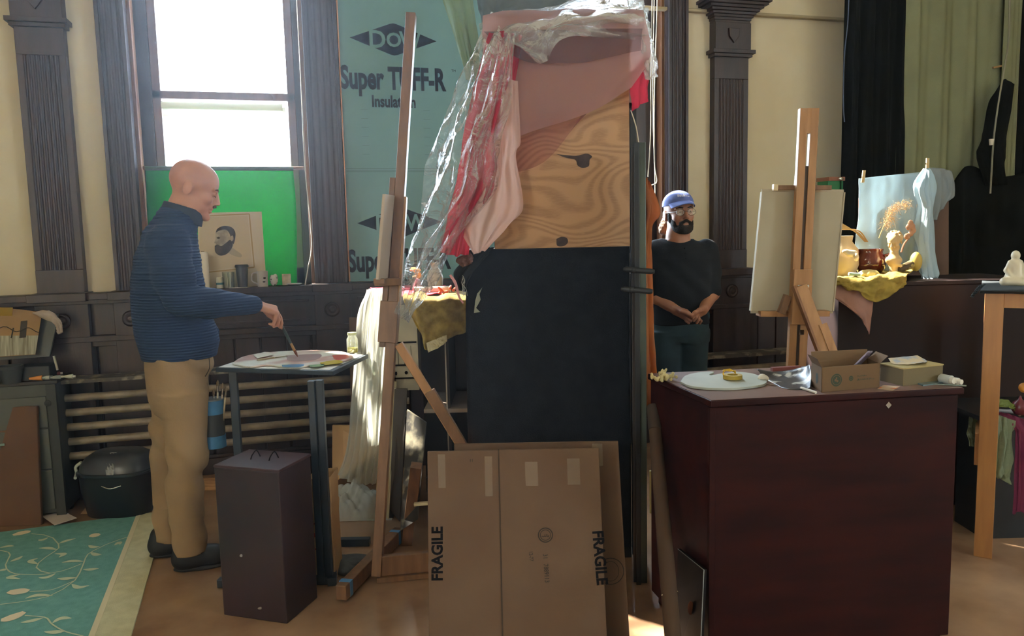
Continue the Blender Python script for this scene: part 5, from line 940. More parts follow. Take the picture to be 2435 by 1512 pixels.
# green box on the wall ledge
p = YP(1985, 450, 4.45); t = thing('green_box', 'small green box with a clip at the edge of the black curtain', 'box', p)
obj('box_body', M().aabb(YP(1966, 450, 4.45).x, p.x+.09, 4.44, 4.55, YP(1985, 455, 4.45).z, YP(1985, 430, 4.45).z), mat('box_green', '1f6a3c', .6), t, bevel=.002); obj('box_lid', M().aabb(YP(1966, 450, 4.45).x, p.x+.09, 4.43, 4.56, YP(1985, 430, 4.45).z, YP(1985, 421, 4.45).z), mat('box_lid', '8b5a45', .6), t); obj('clip', M().ball(YP(2000, 425, 4.42), .018, 10, (1, .3, .7)), chrome, t, smooth=60)
obj('wall_bracket', M().aabb(YP(1966, 450, 4.45).x, p.x+.09, 4.44, 4.66, YP(1985, 458, 4.45).z, YP(1985, 455, 4.45).z), dwood, t)
# ================================================================== CURTAINS
blk = mat('black_curtain', '0f100e', .95, col2='131412', nscale=3, bump=.2, bscale=200, spec=.1); olv = mat('olive_curtain', '878c70', .95, col2='7e8269', nscale=3, bump=.2, bscale=200, spec=.15)
def curt(x0, x1, yt, yb_, Y0, nf, amp, mt, lb, seed=0, nu=120, bottom=None):
    top = [YP(x0+(x1-x0)*i/4, yt, Y0) for i in range(5)]; bot = [Vector((p.x, p.y, YP(x0, yb_, Y0).z)) for p in top] if bottom is None else bottom
    for p in top: p.z = 4.5
    rows = [top, [a.lerp(b, .5) for a, b in zip(top, bot)], bot]
    return tag(obj('curtain', cloth(rows, nu, 50, amp, nf, .004, 2, seed), mt, solid=.004, smooth=80), lb, 'curtain')
curt(2008, 2160, 200, 700, 4.42, 4, .025, blk, 'black curtain at the left edge of the curtained corner', 1)
curt(2140, 2395, 200, 700, 4.40, 4, .03, olv, 'wide olive curtain hanging behind the blue still life cloth', 2)
curt(2385, 2425, 200, 700, 4.32, 1, .02, olv, 'narrow olive curtain strip at the right of the gap with the cord', 3, 30)
curt(2418, 2560, 200, 700, 4.36, 3, .03, blk, 'black curtain at the far right edge', 4, 60)
tag(obj('curtain', cloth([[YP(2350, 250, 4.25), YP(2385, 190, 4.25), YP(2410, 200, 4.25)], [YP(2335, 330, 4.25), YP(2365, 330, 4.25), YP(2395, 330, 4.25)], [YP(2325, 378, 4.25), YP(2360, 380, 4.25), YP(2390, 380, 4.25)], [YP(2345, 440, 4.25), YP(2370, 440, 4.25), YP(2392, 440, 4.25)]], 24, 40, .01, 2, .01, 2), blk, solid=.004, smooth=80), 'torn black fabric flap hanging over the olive curtain', 'curtain')
tag(obj('curtain', cloth([[YP(2250, 470, 4.28), YP(2300, 395, 4.28), YP(2380, 420, 4.28), YP(2480, 400, 4.28)], [YP(2250, 570, 4.28), YP(2300, 560, 4.28), YP(2380, 560, 4.28), YP(2480, 560, 4.28)], [YP(2250, 690, 4.28), YP(2300, 690, 4.28), YP(2380, 690, 4.28), YP(2480, 690, 4.28)]], 40, 30, .015, 3, .01, 1), blk, solid=.004, smooth=80), 'black sheet added for the shade on the lower olive curtain', 'curtain')  # dark sheet stands in for shade on the lower curtain
m = M().tube(curve([YP(2401, 0, 4.2), YP(2398, 100, 4.2), YP(2385, 180, 4.2), YP(2372, 260, 4.2), YP(2362, 340, 4.2), YP(2355, 460, 4.2)], 40), .006, 6); tag(obj('rope', m, mat('cord_grey', '8a8a7a', .8), smooth=60), 'grey cord trailing down the gap in the olive curtain', 'cord')
t = tag(obj('clothespin', M().bar(YP(2361, 161, 4.34), YP(2398, 154, 4.34), .012, .012, FH), mat('pin_wood', '9a7a50', .6)), 'wooden clothespin gripping the olive curtain near the cord', 'clothespin')
tag(obj('rope', M().tube(curve([YP(2018, -330, 4.385), YP(2018, 5, 4.385), YP(2008, 130, 4.385), YP(2005, 240, 4.385), YP(2008, 290, 4.385)], 26), .004, 6), mat('cord_blue', '55617a', .6), smooth=60), 'thin blue-grey cord running down the edge of the black curtain', 'cord')
tag(obj('cup_white', M().lathe(YP(2357, 345, 4.18), [(0, 0), (.012, 0), (.016, .04), (0, .04)], 16), white, smooth=40), 'small white cup wedged in the gap between the olive curtains', 'cup')
# ================================================================== MODEL PLATFORM + STILL LIFE
brn = mat('platform_brown', '22110f', .6, spec=.3, col2='1b0d0c', nscale=3); PD = 3.75
pz = D(2200, 668, PD).z; t = thing('model_platform', 'large dark brown platform box carrying the right-hand still life', 'platform', (D(2230, 800, PD+.25).x, D(2230, 800, PD+.25).y, 0))
obj('body', FB(1992, 2470, PD, .02, pz-.02, .50), brn, t, bevel=.004); obj('top', FB(1988, 2475, PD-.01, pz-.02, pz, .52), brn, t, bevel=.003); obj('plinth', FB(2000, 2470, PD+.02, 0, .02, .46), blackm, t)
def DS(x, y, o=0): return D(x, y, 3.95+o)
yc = mat('mustard_cloth', 'a08a3c', .9, col2='83702e', nscale=18, bump=.4, bscale=90)
tag(obj('mustard_cloth', cloth([[D(1985, 655, 4.15), D(2040, 650, 4.15), D(2110, 645, 4.15), D(2190, 640, 4.15)], [D(1985, 662, 3.75), D(2040, 660, 3.75), D(2100, 655, 3.75), D(2160, 648, 3.78)], [D(1988, 672, 3.70), D(2035, 685, 3.70), D(2095, 680, 3.70), D(2157, 672, 3.73)], [D(1990, 675, 3.69), D(2040, 695, 3.69), D(2085, 718, 3.69), D(2150, 680, 3.72)]], 50, 40, .006, 4, .010, 2.5, 3), yc, solid=.004, smooth=80), 'crumpled mustard yellow cloth under the still life on the platform', 'cloth')
pk = mat('pink_brown_cloth', '9c7568', .9, bump=.2)
tag(obj('pink_cloth', cloth([[D(1984, 672, 3.72), D(2030, 686, 3.72), D(2078, 700, 3.72)], [D(1984, 705, 3.70), D(2030, 720, 3.70), D(2074, 735, 3.70)], [D(1990, 712, 3.70), D(2040, 745, 3.70), D(2072, 760, 3.70)], [D(2040, 745, 3.70), D(2052, 762, 3.70), D(2066, 795, 3.70)]], 30, 30, .004, 2, .004, 1.5), pk, solid=.003, smooth=80), 'dusty pink cloth hanging from the left corner of the platform', 'cloth')
tag(obj('back_board', M().prism([D(2045, 470, 4.22), D(2256, 470, 4.20), D(2256, 660, 4.20), D(2045, 668, 4.22)], FH*.02), mat('back_board', '5a4132', .7)), 'brown board standing behind the blue cloth on the platform', 'board')
blue = mat('pale_blue_cloth', 'bdd3de', .85, tr=.3, bump=.15, bscale=200)
tag(obj('blue_cloth', cloth([[D(2044, 424, 4.15), D(2100, 418, 4.16), D(2150, 413, 4.15), D(2200, 408, 4.14)], [D(2042, 500, 4.13), D(2100, 500, 4.17), D(2150, 500, 4.16), D(2195, 500, 4.12)], [D(2036, 580, 4.13), D(2100, 590, 4.17), D(2150, 590, 4.16), D(2190, 590, 4.13)], [D(2030, 640, 4.14), D(2100, 650, 4.16), D(2150, 650, 4.16), D(2190, 640, 4.14)]], 60, 50, .008, 3, .006, 1.5, 1), blue, solid=.002, smooth=80), 'pale blue cloth pinned up as the still life backdrop', 'cloth')
tag(obj('blue_cloth', cloth([[D(2200, 402, 4.08), D(2205, 400, 4.05), D(2212, 402, 4.07)], [D(2174, 440, 4.08), D(2200, 450, 4.0), D(2222, 440, 4.08)], [D(2186, 490, 4.09), D(2205, 495, 4.0), D(2218, 490, 4.08)], [D(2178, 550, 4.08), D(2198, 560, 3.98), D(2218, 550, 4.08)], [D(2190, 610, 4.06), D(2205, 610, 3.96), D(2218, 610, 4.06)], [D(2188, 650, 4.0), D(2210, 662, 3.93), D(2232, 650, 4.0)], [D(2198, 668, 3.9), D(2212, 671, 3.88), D(2226, 668, 3.92)]], 40, 70, .014, 3, .008, 2, 5), blue, solid=.002, smooth=80), 'gathered pale blue cloth tail falling over the platform edge', 'cloth')
tag(obj('blue_cloth', cloth([[D(2208, 398, 4.1), D(2240, 400, 4.12), D(2262, 407, 4.14)], [D(2215, 440, 4.1), D(2245, 440, 4.14), D(2272, 462, 4.16)], [D(2218, 490, 4.12), D(2238, 490, 4.15), D(2250, 480, 4.16)], [D(2217, 525, 4.12), D(2225, 520, 4.14), D(2230, 505, 4.15)]], 24, 30, .008, 2, .006, 2), mat('shaded_blue_cloth', '7c8488', .9, bump=.2), solid=.002, smooth=80), 'shaded grey-blue flap of cloth pinned at the right of the backdrop', 'cloth')  # greyer copy of the blue cloth, shade put into its colour
for x0, y0, x1, y1, lb in ((2051, 434, 2055, 405, 'pale wooden clothespin at the left corner of the blue backdrop cloth'), (2205, 400, 2206, 376, 'pointed wooden clothespin at the peak of the blue cloth')):
    t = thing('clothespin', lb, 'clothespin', D(x0, y0, 4.05)); p = D(x0, y0, 4.05); q = D(x1, y1, 4.05)
    for s_ in (-1, 1): obj('pin_leg', M().bar(p+R0*.004*s_, q+R0*.0035*s_, .007, .010), mat('pin_pale', 'bfa678', .6), t)
    obj('spring', M().tube([p.lerp(q, .45)-R0*.009, p.lerp(q, .45)+R0*.009], .004, 8), chrome, t)
p = D(2069, 624, 3.98); p.z = pz+.03
k = 3.98/1800
t = thing('clay_pot', 'glossy red-brown ceramic pot standing on a dish before the blue cloth', 'pot', p)
hh = 60*k; obj('pot_body', M().lathe(p, [(0, 0), (23*k, 0), (33*k, 12*k), (35*k, 28*k), (31*k, 42*k), (27*k, 50*k), (29*k, 58*k), (26*k, 58*k), (24*k, 50*k), (0, 30*k)], 40), mat('glaze_brown', '5d2417', .12, col2='47190f', nscale=5, coat=.6), t, smooth=60)
obj('lug_handle', M().tube(curve([p+Vector((.035*1, -.06, .095)), p+Vector((.06, -.075, .10)), p+Vector((.07, -.045, .095))], 10), .007, 8), mat('glaze_brown', '5d2417'), t, smooth=60)
q_ = p-Zv*.004-R0*.01; tag(obj('dish', M().lathe(q_-FH*.03, [(0, -.012), (.05, -.012), (.08, .0), (.078, .004), (0, -.006)], 32), mat('glaze_dish', '7a3a22', .2), smooth=60), 'shallow red-brown dish under the ceramic pot', 'dish')
# gourd
p = D(2066, 640, 3.82); p.z = pz+.012; m = M(); rows = []
for i in range(15):
    th_ = PI*i/14; rr = [p+Vector((math.sin(th_)*math.cos(a_)*(.048+.008*abs(math.sin(a_*5))), math.sin(th_)*math.sin(a_)*(.038+.008*abs(math.sin(a_*5))), .024+.024*math.cos(th_))) for a_ in [2*PI*j/60 for j in range(61)]]; rows.append(rr)
tag(obj('ribbed_gourd', m.grid(rows), mat('gourd_pale', 'cfbd7c', .6), smooth=180), 'small pale ribbed squash in front of the ceramic pot', 'squash')
tag(obj('chalk_stick', M().tube([D(2018, 651, 3.76), D(2045, 653, 3.76)], .008, 12), mat('mint', 'a3bfa9', .6), smooth=50), 'mint green stick lying at the front of the mustard cloth', 'stick')
# cherub bust
def frame(fwd, up):
    f_ = np.array(fwd, float); f_ /= np.linalg.norm(f_); u = np.array(up, float); u -= f_*(u@f_); u /= np.linalg.norm(u); l = np.cross(u, f_); return np.array([f_, l, u])
def headp(s, c, Fr, sc=1.0, k=1.0, child=False):
    c = np.array(c, float)
    def P(x, y, z): return c+sc*(Fr[0]*x+Fr[1]*y+Fr[2]*z)
    def E_(x, y, z, r, kk=.012, op='u'): s.ell(P(x, y, z), np.array(r)*sc, Fr, kk*sc, op)
    E_(-.014, 0, .038, (.097, .077, .086)); E_(.03, 0, .035, (.062, .066, .068), .02); E_(.032, 0, -.035, (.058, .058, .074), .02); E_(.026, 0, -.080, (.054, .050, .038), .02); E_(.078, 0, -.102, (.020, .023, .018), .018); E_(.084, 0, -.050, (.013, .026, .018), .012); E_(.093, 0, -.018, (.015, .012, .022), .012)
    for y in (-1, 1):
        E_(.058, .040*y, -.026, (.028, .020, .022), .014); E_(.020, .046*y, -.070, (.034, .014, .030), .012)
        E_(.097, .031*y, .002, (.014, .019, .011), .012, 's'); E_(.0765, .031*y, .001, (.0135, .015, .0125), .003)
        s.cap(P(.088, .014*y, .019), P(.078, .048*y, .020), .0085*sc, .006*sc, .010*sc)
        E_(.098, .011*y, -.034, (.010, .0075, .007), .005)
        E_(-.022, .076*y, -.008, (.019, .008, .031), .006); E_(-.018, .085*y, -.004, (.010, .005, .018), .004, 's')
    s.cap(P(.088, 0, .016), P(.106, 0, -.022), .0085*sc, .0105*sc, .008*sc); E_(.109, 0, -.029, (.011, .0105, .009), .006)
    E_(.087, 0, -.060, (.013, .023, .0065), .005); E_(.086, 0, -.0735, (.012, .019, .0075), .004); E_(.103, 0, -.0665, (.012, .022, .0016), .002, 's')
    return P
plm_ = mat('plaster_cream', 'c7ab7d', .7, col2='bb9d6e', nscale=20)
s = S(.0022); hc = D(2127, 575, 3.86); fr_ = frame((-.85, -.45, -.35), (0, 0, 1)); P = headp(s, hc, fr_, .40)
for i in range(26):
    a_ = random.uniform(0, 6.28); z_ = random.uniform(-.1, .9); s.ell(P(-.02+.085*math.cos(a_)*math.sqrt(1-z_*z_)*(1 if math.cos(a_) < .3 else .5), .08*math.sin(a_)*math.sqrt(1-z_*z_), .045+.085*z_), (.008, .008, .008), k=.004)
bz = D(2122, 655, 3.86); s.chain([P(-.01, 0, -.06), hc-Zv*.06, hc-Zv*.085], [.016, .018, .03], .01); s.ell(hc-Zv*.095, (.040, .028, .026), np.array([[R0.x, R0.y, 0], [-R0.y, R0.x, 0], [0, 0, 1]]), .015)
s.chain([hc-Zv*.11, hc-Zv*.15, Vector((hc.x, hc.y, pz+.02))], [.026, .016, .022], .01); s.ell((hc.x, hc.y, pz+.018), (.032, .032, .012), k=.006)
s.cap(hc-Zv*.09-R0*.03, hc-Zv*.12+R0*.02-FH*.03, .012, .009, .008); tag(obj('cherub_bust', s.mesh(), plm_, smooth=180), 'cream plaster bust of a curly-haired child on the mustard cloth', 'bust')
# white sack, shell, straw, pampas, flowers, squash
wh = mat('linen_pale', 'b8a583', .85, bump=.15)
tag(obj('ceramic_jug', M().lathe(Vector((D(2000, 650, 3.98).x, D(2000, 650, 3.98).y, pz)), [(0, 0), (.06, 0), (.085, .08), (.08, .16), (.05, .2), (.055, .23), (0, .22)], 32), wh, smooth=60), 'pale cream jug partly hidden behind the right canvas', 'jug')
tag(obj('sea_shell', S(.003).ell(D(2026, 603, 3.86), (.035, .02, .018), k=.01).ell(D(2012, 598, 3.86), (.022, .014, .012), k=.01).ell(D(2036, 612, 3.84), (.014, .012, .02), k=.01).ell(D(2024, 600, 3.83), (.022, .014, .006), k=.004, op='s').mesh(), mat('shell_cream', 'd3c1a4', .5), smooth=180), 'large cream sea shell leaning on the ceramic pot', 'shell')
m = M()
for i in range(16): x = random.uniform(-14, 14); m.tube(curve([D(2060+x*.3, 575, 4.02), D(2035+x*.5, 552-abs(x)*.3, 4.0), D(1995, 535+x*.8, 3.98)], 12), .0022, 5)
tag(obj('straw_bundle', m, mat('straw', 'a88c58', .8)), 'bundle of pale straw stalks arching left from the ceramic pot', 'straw')
m = M().tube(curve([D(2090, 566, 4.0), D(2097, 548, 4.0), D(2108, 525, 4.0), D(2120, 505, 4.0)], 12), .0025, 6)
t = thing('pampas_plume', 'fluffy orange-tan grass plume rising before the blue cloth', 'dried grass', D(2090, 566, 4.0)); obj('stem', m, mat('straw', 'a88c58'), t); m = M()
pc = curve([D(2108, 535, 4.0), D(2118, 510, 4.0), D(2130, 492, 4.0), D(2160, 486, 4.0)], 40)
for i in range(900):
    q = random.choice(pc)+Vector((random.gauss(0, .016), random.gauss(0, .012), random.gauss(0, .014))); d_ = Vector((random.gauss(.01, .012), random.gauss(0, .008), random.gauss(-.008, .012))); n_ = Vector((random.random()-.5, random.random()-.5, random.random()-.5)).normalized()*.0011; b0 = len(m.v); m.v += [q-n_, q+n_, q+d_]; m.f.append((b0, b0+1, b0+2))
obj('plume', m, mat('plume_tan', 'b39468', .9, tr=.2), t)
t = thing('dried_flower_stem', 'reddish dried flower stems right of the child bust', 'flowers', D(2150, 600, 3.98)); obj('stem', M().tube(curve([D(2143, 600, 3.98), D(2150, 580, 3.98), D(2165, 560, 3.98), D(2170, 540, 3.98)], 12), .005, 6), mat('flower_rust', '84604a', .8), t); s = S(.003)
for x, y in ((2165, 530), (2170, 538), (2160, 540), (2172, 548), (2166, 555), (2156, 562)): s.ell(D(x, y, 3.97), (.014, .012, .016), k=.006)
obj('blooms', s.mesh(), mat('bloom_peach', 'ab8064', .8), t, smooth=180)
tag(obj('squash', S(.004).ell(D(2178, 622, 3.88), (.028, .03, .05), k=.01).mesh(), mat('squash_yellow', 'b39a45', .5), smooth=180), 'upright mustard-yellow squash leaning against the blue cloth tail', 'squash')
tag(obj('striped_gourd', S(.004).cap(D(2140, 640, 3.86), D(2168, 628, 3.88), .018, .022).mesh(), mat('gourd_striped', '4a3a1e', .6, col2='b09a50', nscale=14, sharp=(.48, .52)), smooth=180), 'dark striped gourd lying behind the child bust', 'gourd')
# ================================================================== RIGHT STAND
SD = 3.22; BK = (ray(2335, 756)*Vector((1, 1, 0))).normalized(); RS = Vector((BK.y, -BK.x, 0)); pine = mat('pine_stand', 'b88552', .5, col2='a6744a', nscale=6, stretch=(5, 5, .6))
g0 = ZP(2338, 1326); q0 = D(2341, 700, (g0-CAMP).dot(FH)); sz = D(2341, 690, (g0-CAMP).dot(FH)).z
sdp = (g0-CAMP).dot(FH)
t = thing('wooden_stand', 'tall pine stand with square legs at the right edge', 'stand', g0)
for dx, dy in ((0, 0), (.62, 0), (.0, .5), (.62, .5)): b_ = Vector((g0.x, g0.y, 0))+RS*dx+BK*dy; obj('leg', M().box(b_-RS*.036, RS*.068, BK*.045, Zv*(sz-.01)), pine, t, bevel=.002)
obj('apron', M().box(Vector((g0.x, g0.y, sz-.075))+RS*.032+BK*.01, RS*.56, BK*.022, Zv*.06), pine, t, bevel=.001); obj('apron', M().box(Vector((g0.x, g0.y, sz-.075))-RS*.02+BK*.045, RS*.022, BK*.46, Zv*.06), pine, t)
obj('lower_rail', M().box(Vector((g0.x, g0.y, .40))-RS*.05+BK*.02, RS*.028, BK*.46, Zv*.14), pine, t, bevel=.002); obj('top_board', M().box(Vector((g0.x, g0.y, sz-.014))-RS*.045-BK*.01, RS*.70, BK*.56, Zv*.016), pine, t)
sc_ = mat('slate_top_cloth', '2c3338', .95, bump=.2); 
s0 = Vector((g0.x, g0.y, sz+.006))
tag(obj('black_cloth', cloth([[s0-RS*.05+BK*.5, s0+RS*.3+BK*.5, s0+RS*.65+BK*.5], [s0-RS*.052-BK*.005, s0+RS*.3-BK*.012, s0+RS*.65-BK*.01], [s0-RS*.056-BK*.022-Zv*.02, s0+RS*.3-BK*.022-Zv*.016, s0+RS*.65-BK*.02-Zv*.018]], 40, 30, .0015, 3, .002, 2), sc_, solid=.003, smooth=80), 'dark slate cloth laid over the top of the pine stand', 'cloth') if True else None
tag(obj('cloth_corner', cloth([[D(2345, 675, sdp-.03), D(2330, 678, sdp-.03)], [D(2328, 690, sdp-.03), D(2318, 690, sdp-.03)], [D(2312, 708, sdp-.03), D(2308, 705, sdp-.03)]], 8, 14, .002, 2), sc_, solid=.003), 'twisted corner of dark cloth dangling off the pine stand', 'cloth')
# white seated figurine
s = S(.003); c = D(2412, 672, sdp+.12); c.z = sz+.008; kk = (sdp+.12)/1800
def Q(x, y, o=0): p = D(x, y, sdp+.12+o); return p
s.ell(c+Zv*.02+R0*.005, (.055, .045, .022), k=.01); s.cap(c+Zv*.03, c+Zv*.085, .038, .028, .015); s.cap(c+Zv*.085, c+Zv*.105, .026, .012, .012); s.ell(c+Zv*.128, (.017, .018, .022), k=.006)
s.chain([c+Zv*.098-R0*.02, c+Zv*.065-R0*.036, c+Zv*.04-R0*.03-FH*.02], [.012, .010, .009], .008); s.chain([c+Zv*.098+R0*.02, c+Zv*.065+R0*.038, c+Zv*.04+R0*.03-FH*.02], [.012, .010, .009], .008)
s.chain([c+Zv*.018-R0*.02, c+Zv*.018-R0*.055-FH*.02, c+Zv*.014-FH*.045], [.02, .017, .012], .01); s.chain([c+Zv*.018+R0*.02, c+Zv*.018+R0*.055-FH*.02, c+Zv*.014-FH*.045], [.02, .017, .012], .01)
tag(obj('seated_figurine', s.mesh(), mat('porcelain_white', 'd5c9ae', .35), smooth=180), 'small white seated figurine on top of the pine stand', 'figurine')
# low table with cloths, onion, fruit
lt = thing('low_table', 'low dark table behind the pine stand carrying vegetables', 'table', g0+R0*.3+FH*.12); ltz = D(2400, 985, sdp+.12).z
obj('table_top', M().box(Vector((g0.x, g0.y, ltz-.02))+R0*.02+FH*.06, R0*.55, FH*.4, Zv*.02), blackm, lt); obj('table_body', M().box(Vector((g0.x, g0.y, 0))+R0*.12+FH*.2, R0*.42, FH*.22, Zv*(ltz-.02)), blackm, lt)
gc = mat('sage_cloth', '6f7c66', .9, bump=.4, bscale=80)
d_ = sdp+.03
tag(obj('fringed_cloth', cloth([[D(2362, 982, d_), D(2385, 990, d_-.02), D(2412, 1000, d_)], [D(2358, 1040, d_), D(2385, 1045, d_-.02), D(2408, 1040, d_)], [D(2346, 1110, d_), D(2375, 1120, d_-.03), D(2405, 1110, d_)], [D(2342, 1118, d_), D(2370, 1132, d_-.02), D(2400, 1152, d_)]], 40, 50, .01, 3, .008, 2), gc, solid=.003, smooth=80), 'sage green fringed cloth hanging beside the leg of the pine stand', 'cloth')
tag(obj('fringed_cloth', cloth([[D(2306, 990, d_+.2), D(2322, 988, d_+.2)], [D(2302, 1030, d_+.2), D(2322, 1030, d_+.2)], [D(2308, 1062, d_+.2), D(2322, 1058, d_+.2)]], 16, 24, .006, 2, .006, 2), gc, solid=.003, smooth=80), 'small end of sage green cloth peeking out left of the pine leg', 'cloth')
pu = mat('plum_cloth', '6b2242', .85, bump=.3, bscale=70)
tag(obj('plum_cloth', cloth([[D(2368, 978, d_+.04), D(2400, 985, d_+.02), D(2445, 1000, d_)], [D(2400, 1000, d_), D(2420, 1015, d_-.01), D(2450, 1040, d_)], [D(2414, 1030, d_), D(2428, 1040, d_-.02), D(2455, 1050, d_)], [D(2412, 1120, d_), D(2428, 1120, d_-.02), D(2455, 1120, d_)], [D(2408, 1225, d_), D(2424, 1215, d_-.02), D(2450, 1230, d_)]], 40, 60, .008, 4, .006, 2), pu, solid=.003, smooth=80), 'plum coloured cloth with fringed end hanging at the right edge', 'cloth')
on = D(2425, 968, sdp+.08); t = thing('red_onion', 'dark red onion on the low table behind the pine leg', 'onion', on-Zv*.03); obj('bulb', M().lathe(on-Zv*.035, [(0, 0), (.02, .004), (.036, .03), (.028, .055), (.008, .07), (.003, .085), (0, .085)], 24), mat('onion_skin', '6a2a33', .3), t, smooth=60); obj('root_tuft', M().ball(on-Zv*.035, .006), wh, t)
tag(obj('orange_fruit', M().ball(D(2436, 922, sdp+.05), .022, 20), mat('fruit_orange', 'd08a34', .45), smooth=60), 'orange round fruit at the right edge above the red onion', 'fruit')
tag(obj('green_leaf', cloth([[D(2362, 968, sdp+.03), D(2366, 966, sdp+.03)], [D(2375, 950, sdp+.03), D(2384, 968, sdp+.01)], [D(2395, 952, sdp+.03), D(2402, 970, sdp+.01)], [D(2412, 966, sdp+.03), D(2414, 976, sdp+.02)]], 10, 20, .003, 1), mat('leaf_green', '7d9150', .6, tr=.3), solid=.002, smooth=80), 'curled yellow-green leaf lying over the plum cloth', 'leaf')
# ================================================================== PEOPLE
skin = mat('skin_fair', 'b98468', .5, col2='ad7860', nscale=12, bump=.04, bscale=120); skin.node_tree.nodes['Principled BSDF'].inputs['Subsurface Weight'].default_value = .06
skin2 = mat('skin_tan', 'b07c60', .5, col2='a4715a', nscale=12, bump=.04, bscale=120)
def hand(s, wrist, knk, fingers, thumb, w=.04, k=.006, side=None):
    """palm from wrist to the knuckle row; fingers: joint lists; every finger its own chain"""
    wrist = np.array(wrist); knk = np.array(knk); sd_ = np.array(side); 
    for i in range(4):
        f = (i-1.5)/1.5; base = knk+sd_*w*f*.9; s.cap(wrist+sd_*w*.45*f, base, .014, .0115, .012)
    for i, fg in enumerate(fingers):
        pts = [knk+sd_*w*((i-1.5)/1.5)*.9]+[np.array(p) for p in fg]; r = [.0105, .0095, .0088, .0072][:len(pts)]
        if i == 3: r = [x*.88 for x in r]
        s.chain(pts, r, k*.5)
    tp = [wrist+(knk-wrist)*.25+sd_*(-w*.6)]+[np.array(p) for p in thumb]; s.chain(tp, [.016, .012, .0105, .0085][:len(tp)], k)
# ---------------- man 1
az = math.radians(83); HD = Vector((math.sin(az), math.cos(az), 0)); SD1 = Vector((HD.y, -HD.x, 0))      # forward; toward the camera
foot = ZP(462, 1352); O1 = foot - SD1*.09
def S1(x, y, off=0.): return PL(x, y, O1+SD1*off, SD1)
k1 = (O1-CAMP).dot(FH)/F
body = S(.0036)
hc = S1(461, 449, 0); tilt = math.radians(20); hf = HD*math.cos(tilt)-Zv*math.sin(tilt); hu = HD*math.sin(tilt)+Zv*math.cos(tilt)
Fr1 = frame(hf, hu); P1 = headp(body, hc, Fr1, 1.0)
neckb = S1(418, 520, 0); body.chain([P1(-.022, 0, -.045), S1(433, 490, 0), S1(424, 522, 0)], [.050, .050, .056], .03)
body.cap(P1(-.01, 0, -.08), S1(440, 505, 0), .045, .05, .03)
def L(x, y, off): return S1(x, y, off)
# trunk (under the clothes)
st = [(520, 410, .060, .10), (560, 408, .085, .17), (600, 402, .105, .185), (650, 400, .112, .175), (720, 402, .115, .16), (790, 415, .115, .155), (850, 423, .115, .155), (910, 425, .10, .14)]
def mkstack(st, oy=0., inflate=0., f=S1):
    r = []
    for y, x, a, b in st: p = f(x, y, oy); r.append((p.x, p.y, p.z, a+inflate, b+inflate))
    return r
body.stack(mkstack(st), HD, .03)
sh_r, el_r, wr_r = L(400, 583, .175), L(430, 712, .235), L(598, 724, .10)
body.chain([sh_r, el_r, wr_r], [.046, .038, .026], .02)
kr = L(655, 738, .055); sdh = np.array(SD1)*-1 if False else np.array(SD1)
hd_s = (np.array(SD1)*.9+np.array((0, 0, -.35))); hd_s /= np.linalg.norm(hd_s)
# fingers in order: thumb side is away from the camera, little finger toward it
kn_ = np.array(kr)
def FP(x, y, o): return np.array(L(x, y, o))
hand(body, L(610, 726, .085), kr, [[FP(664, 757, .02), FP(668, 772, .03), FP(671, 780, .035)], [FP(666, 755, .04), FP(669, 768, .045), FP(668, 778, .045)], [FP(662, 760, .065), FP(660, 772, .06), FP(651, 776, .055)], [FP(654, 760, .09), FP(650, 772, .085), FP(641, 770, .08)]], [FP(640, 748, .015), FP(656, 762, .02), FP(666, 777, .035)], w=.032, side=hd_s)
sh_l, el_l, wr_l = L(412, 583, -.175), L(440, 715, -.24), L(490, 795, -.17); body.chain([sh_l, el_l, wr_l], [.046, .038, .027], .02); body.chain([wr_l, L(492, 808, -.14)], [.027, .024], .02)
# legs
def leg(s, pts, r, kk=.02): s.chain(pts, r, kk)
leg(body, [L(430, 905, .07), L(443, 1060, .09), L(440, 1140, .09), L(452, 1315, .09)], [.07, .055, .055, .036]); leg(body, [L(418, 900, -.085), L(400, 1060, -.11), L(398, 1140, -.11), L(396, 1290, -.12)], [.07, .055, .055, .036])
leg(body, [L(448, 1320, .09), L(500, 1348, .09)], [.035, .028]); leg(body, [L(392, 1300, -.12), L(436, 1322, -.12)], [.035, .026])
m1 = thing('person', 'bald man in a navy ribbed jacket and khaki trousers dipping a brush into the palette', 'person', Vector((O1.x, O1.y, 0)))
obj('body', body.mesh(), skin, m1, smooth=180)
jk = mat('navy_ribbed_jacket', '293a58', .85, wave=('Z', 26, 1.2), bump=.5, spec=.25, col2='24334e', nscale=6)
s = S(.005)
stj = [(520, 430, .066, .075), (538, 422, .085, .10), (556, 408, .100, .165), (580, 400, .116, .20), (620, 398, .134, .212), (660, 399, .146, .205), (700, 401, .152, .195), (745, 410, .160, .19), (790, 420, .168, .19), (815, 427, .166, .188), (835, 428, .156, .18), (847, 428, .152, .176)]
s.stack(mkstack(stj), HD, .03)
s.cap(S1(416, 522, 0), S1(404, 566, 0), .074, .11, .03); s.cap(S1(412, 534, .06), L(400, 576, .155), .062, .072, .04); s.cap(S1(412, 534, -.06), L(400, 576, -.155), .062, .072, .04)
s.chain([L(400, 583, .175), L(412, 650, .215), L(430, 712, .235)], [.080, .074, .066], .035); s.chain([L(430, 712, .235), L(500, 722, .19), L(602, 724, .105)], [.066, .060, .043], .02)
s.chain([L(412, 583, -.175), L(440, 715, -.24), L(498, 790, -.18)], [.078, .062, .045], .03)

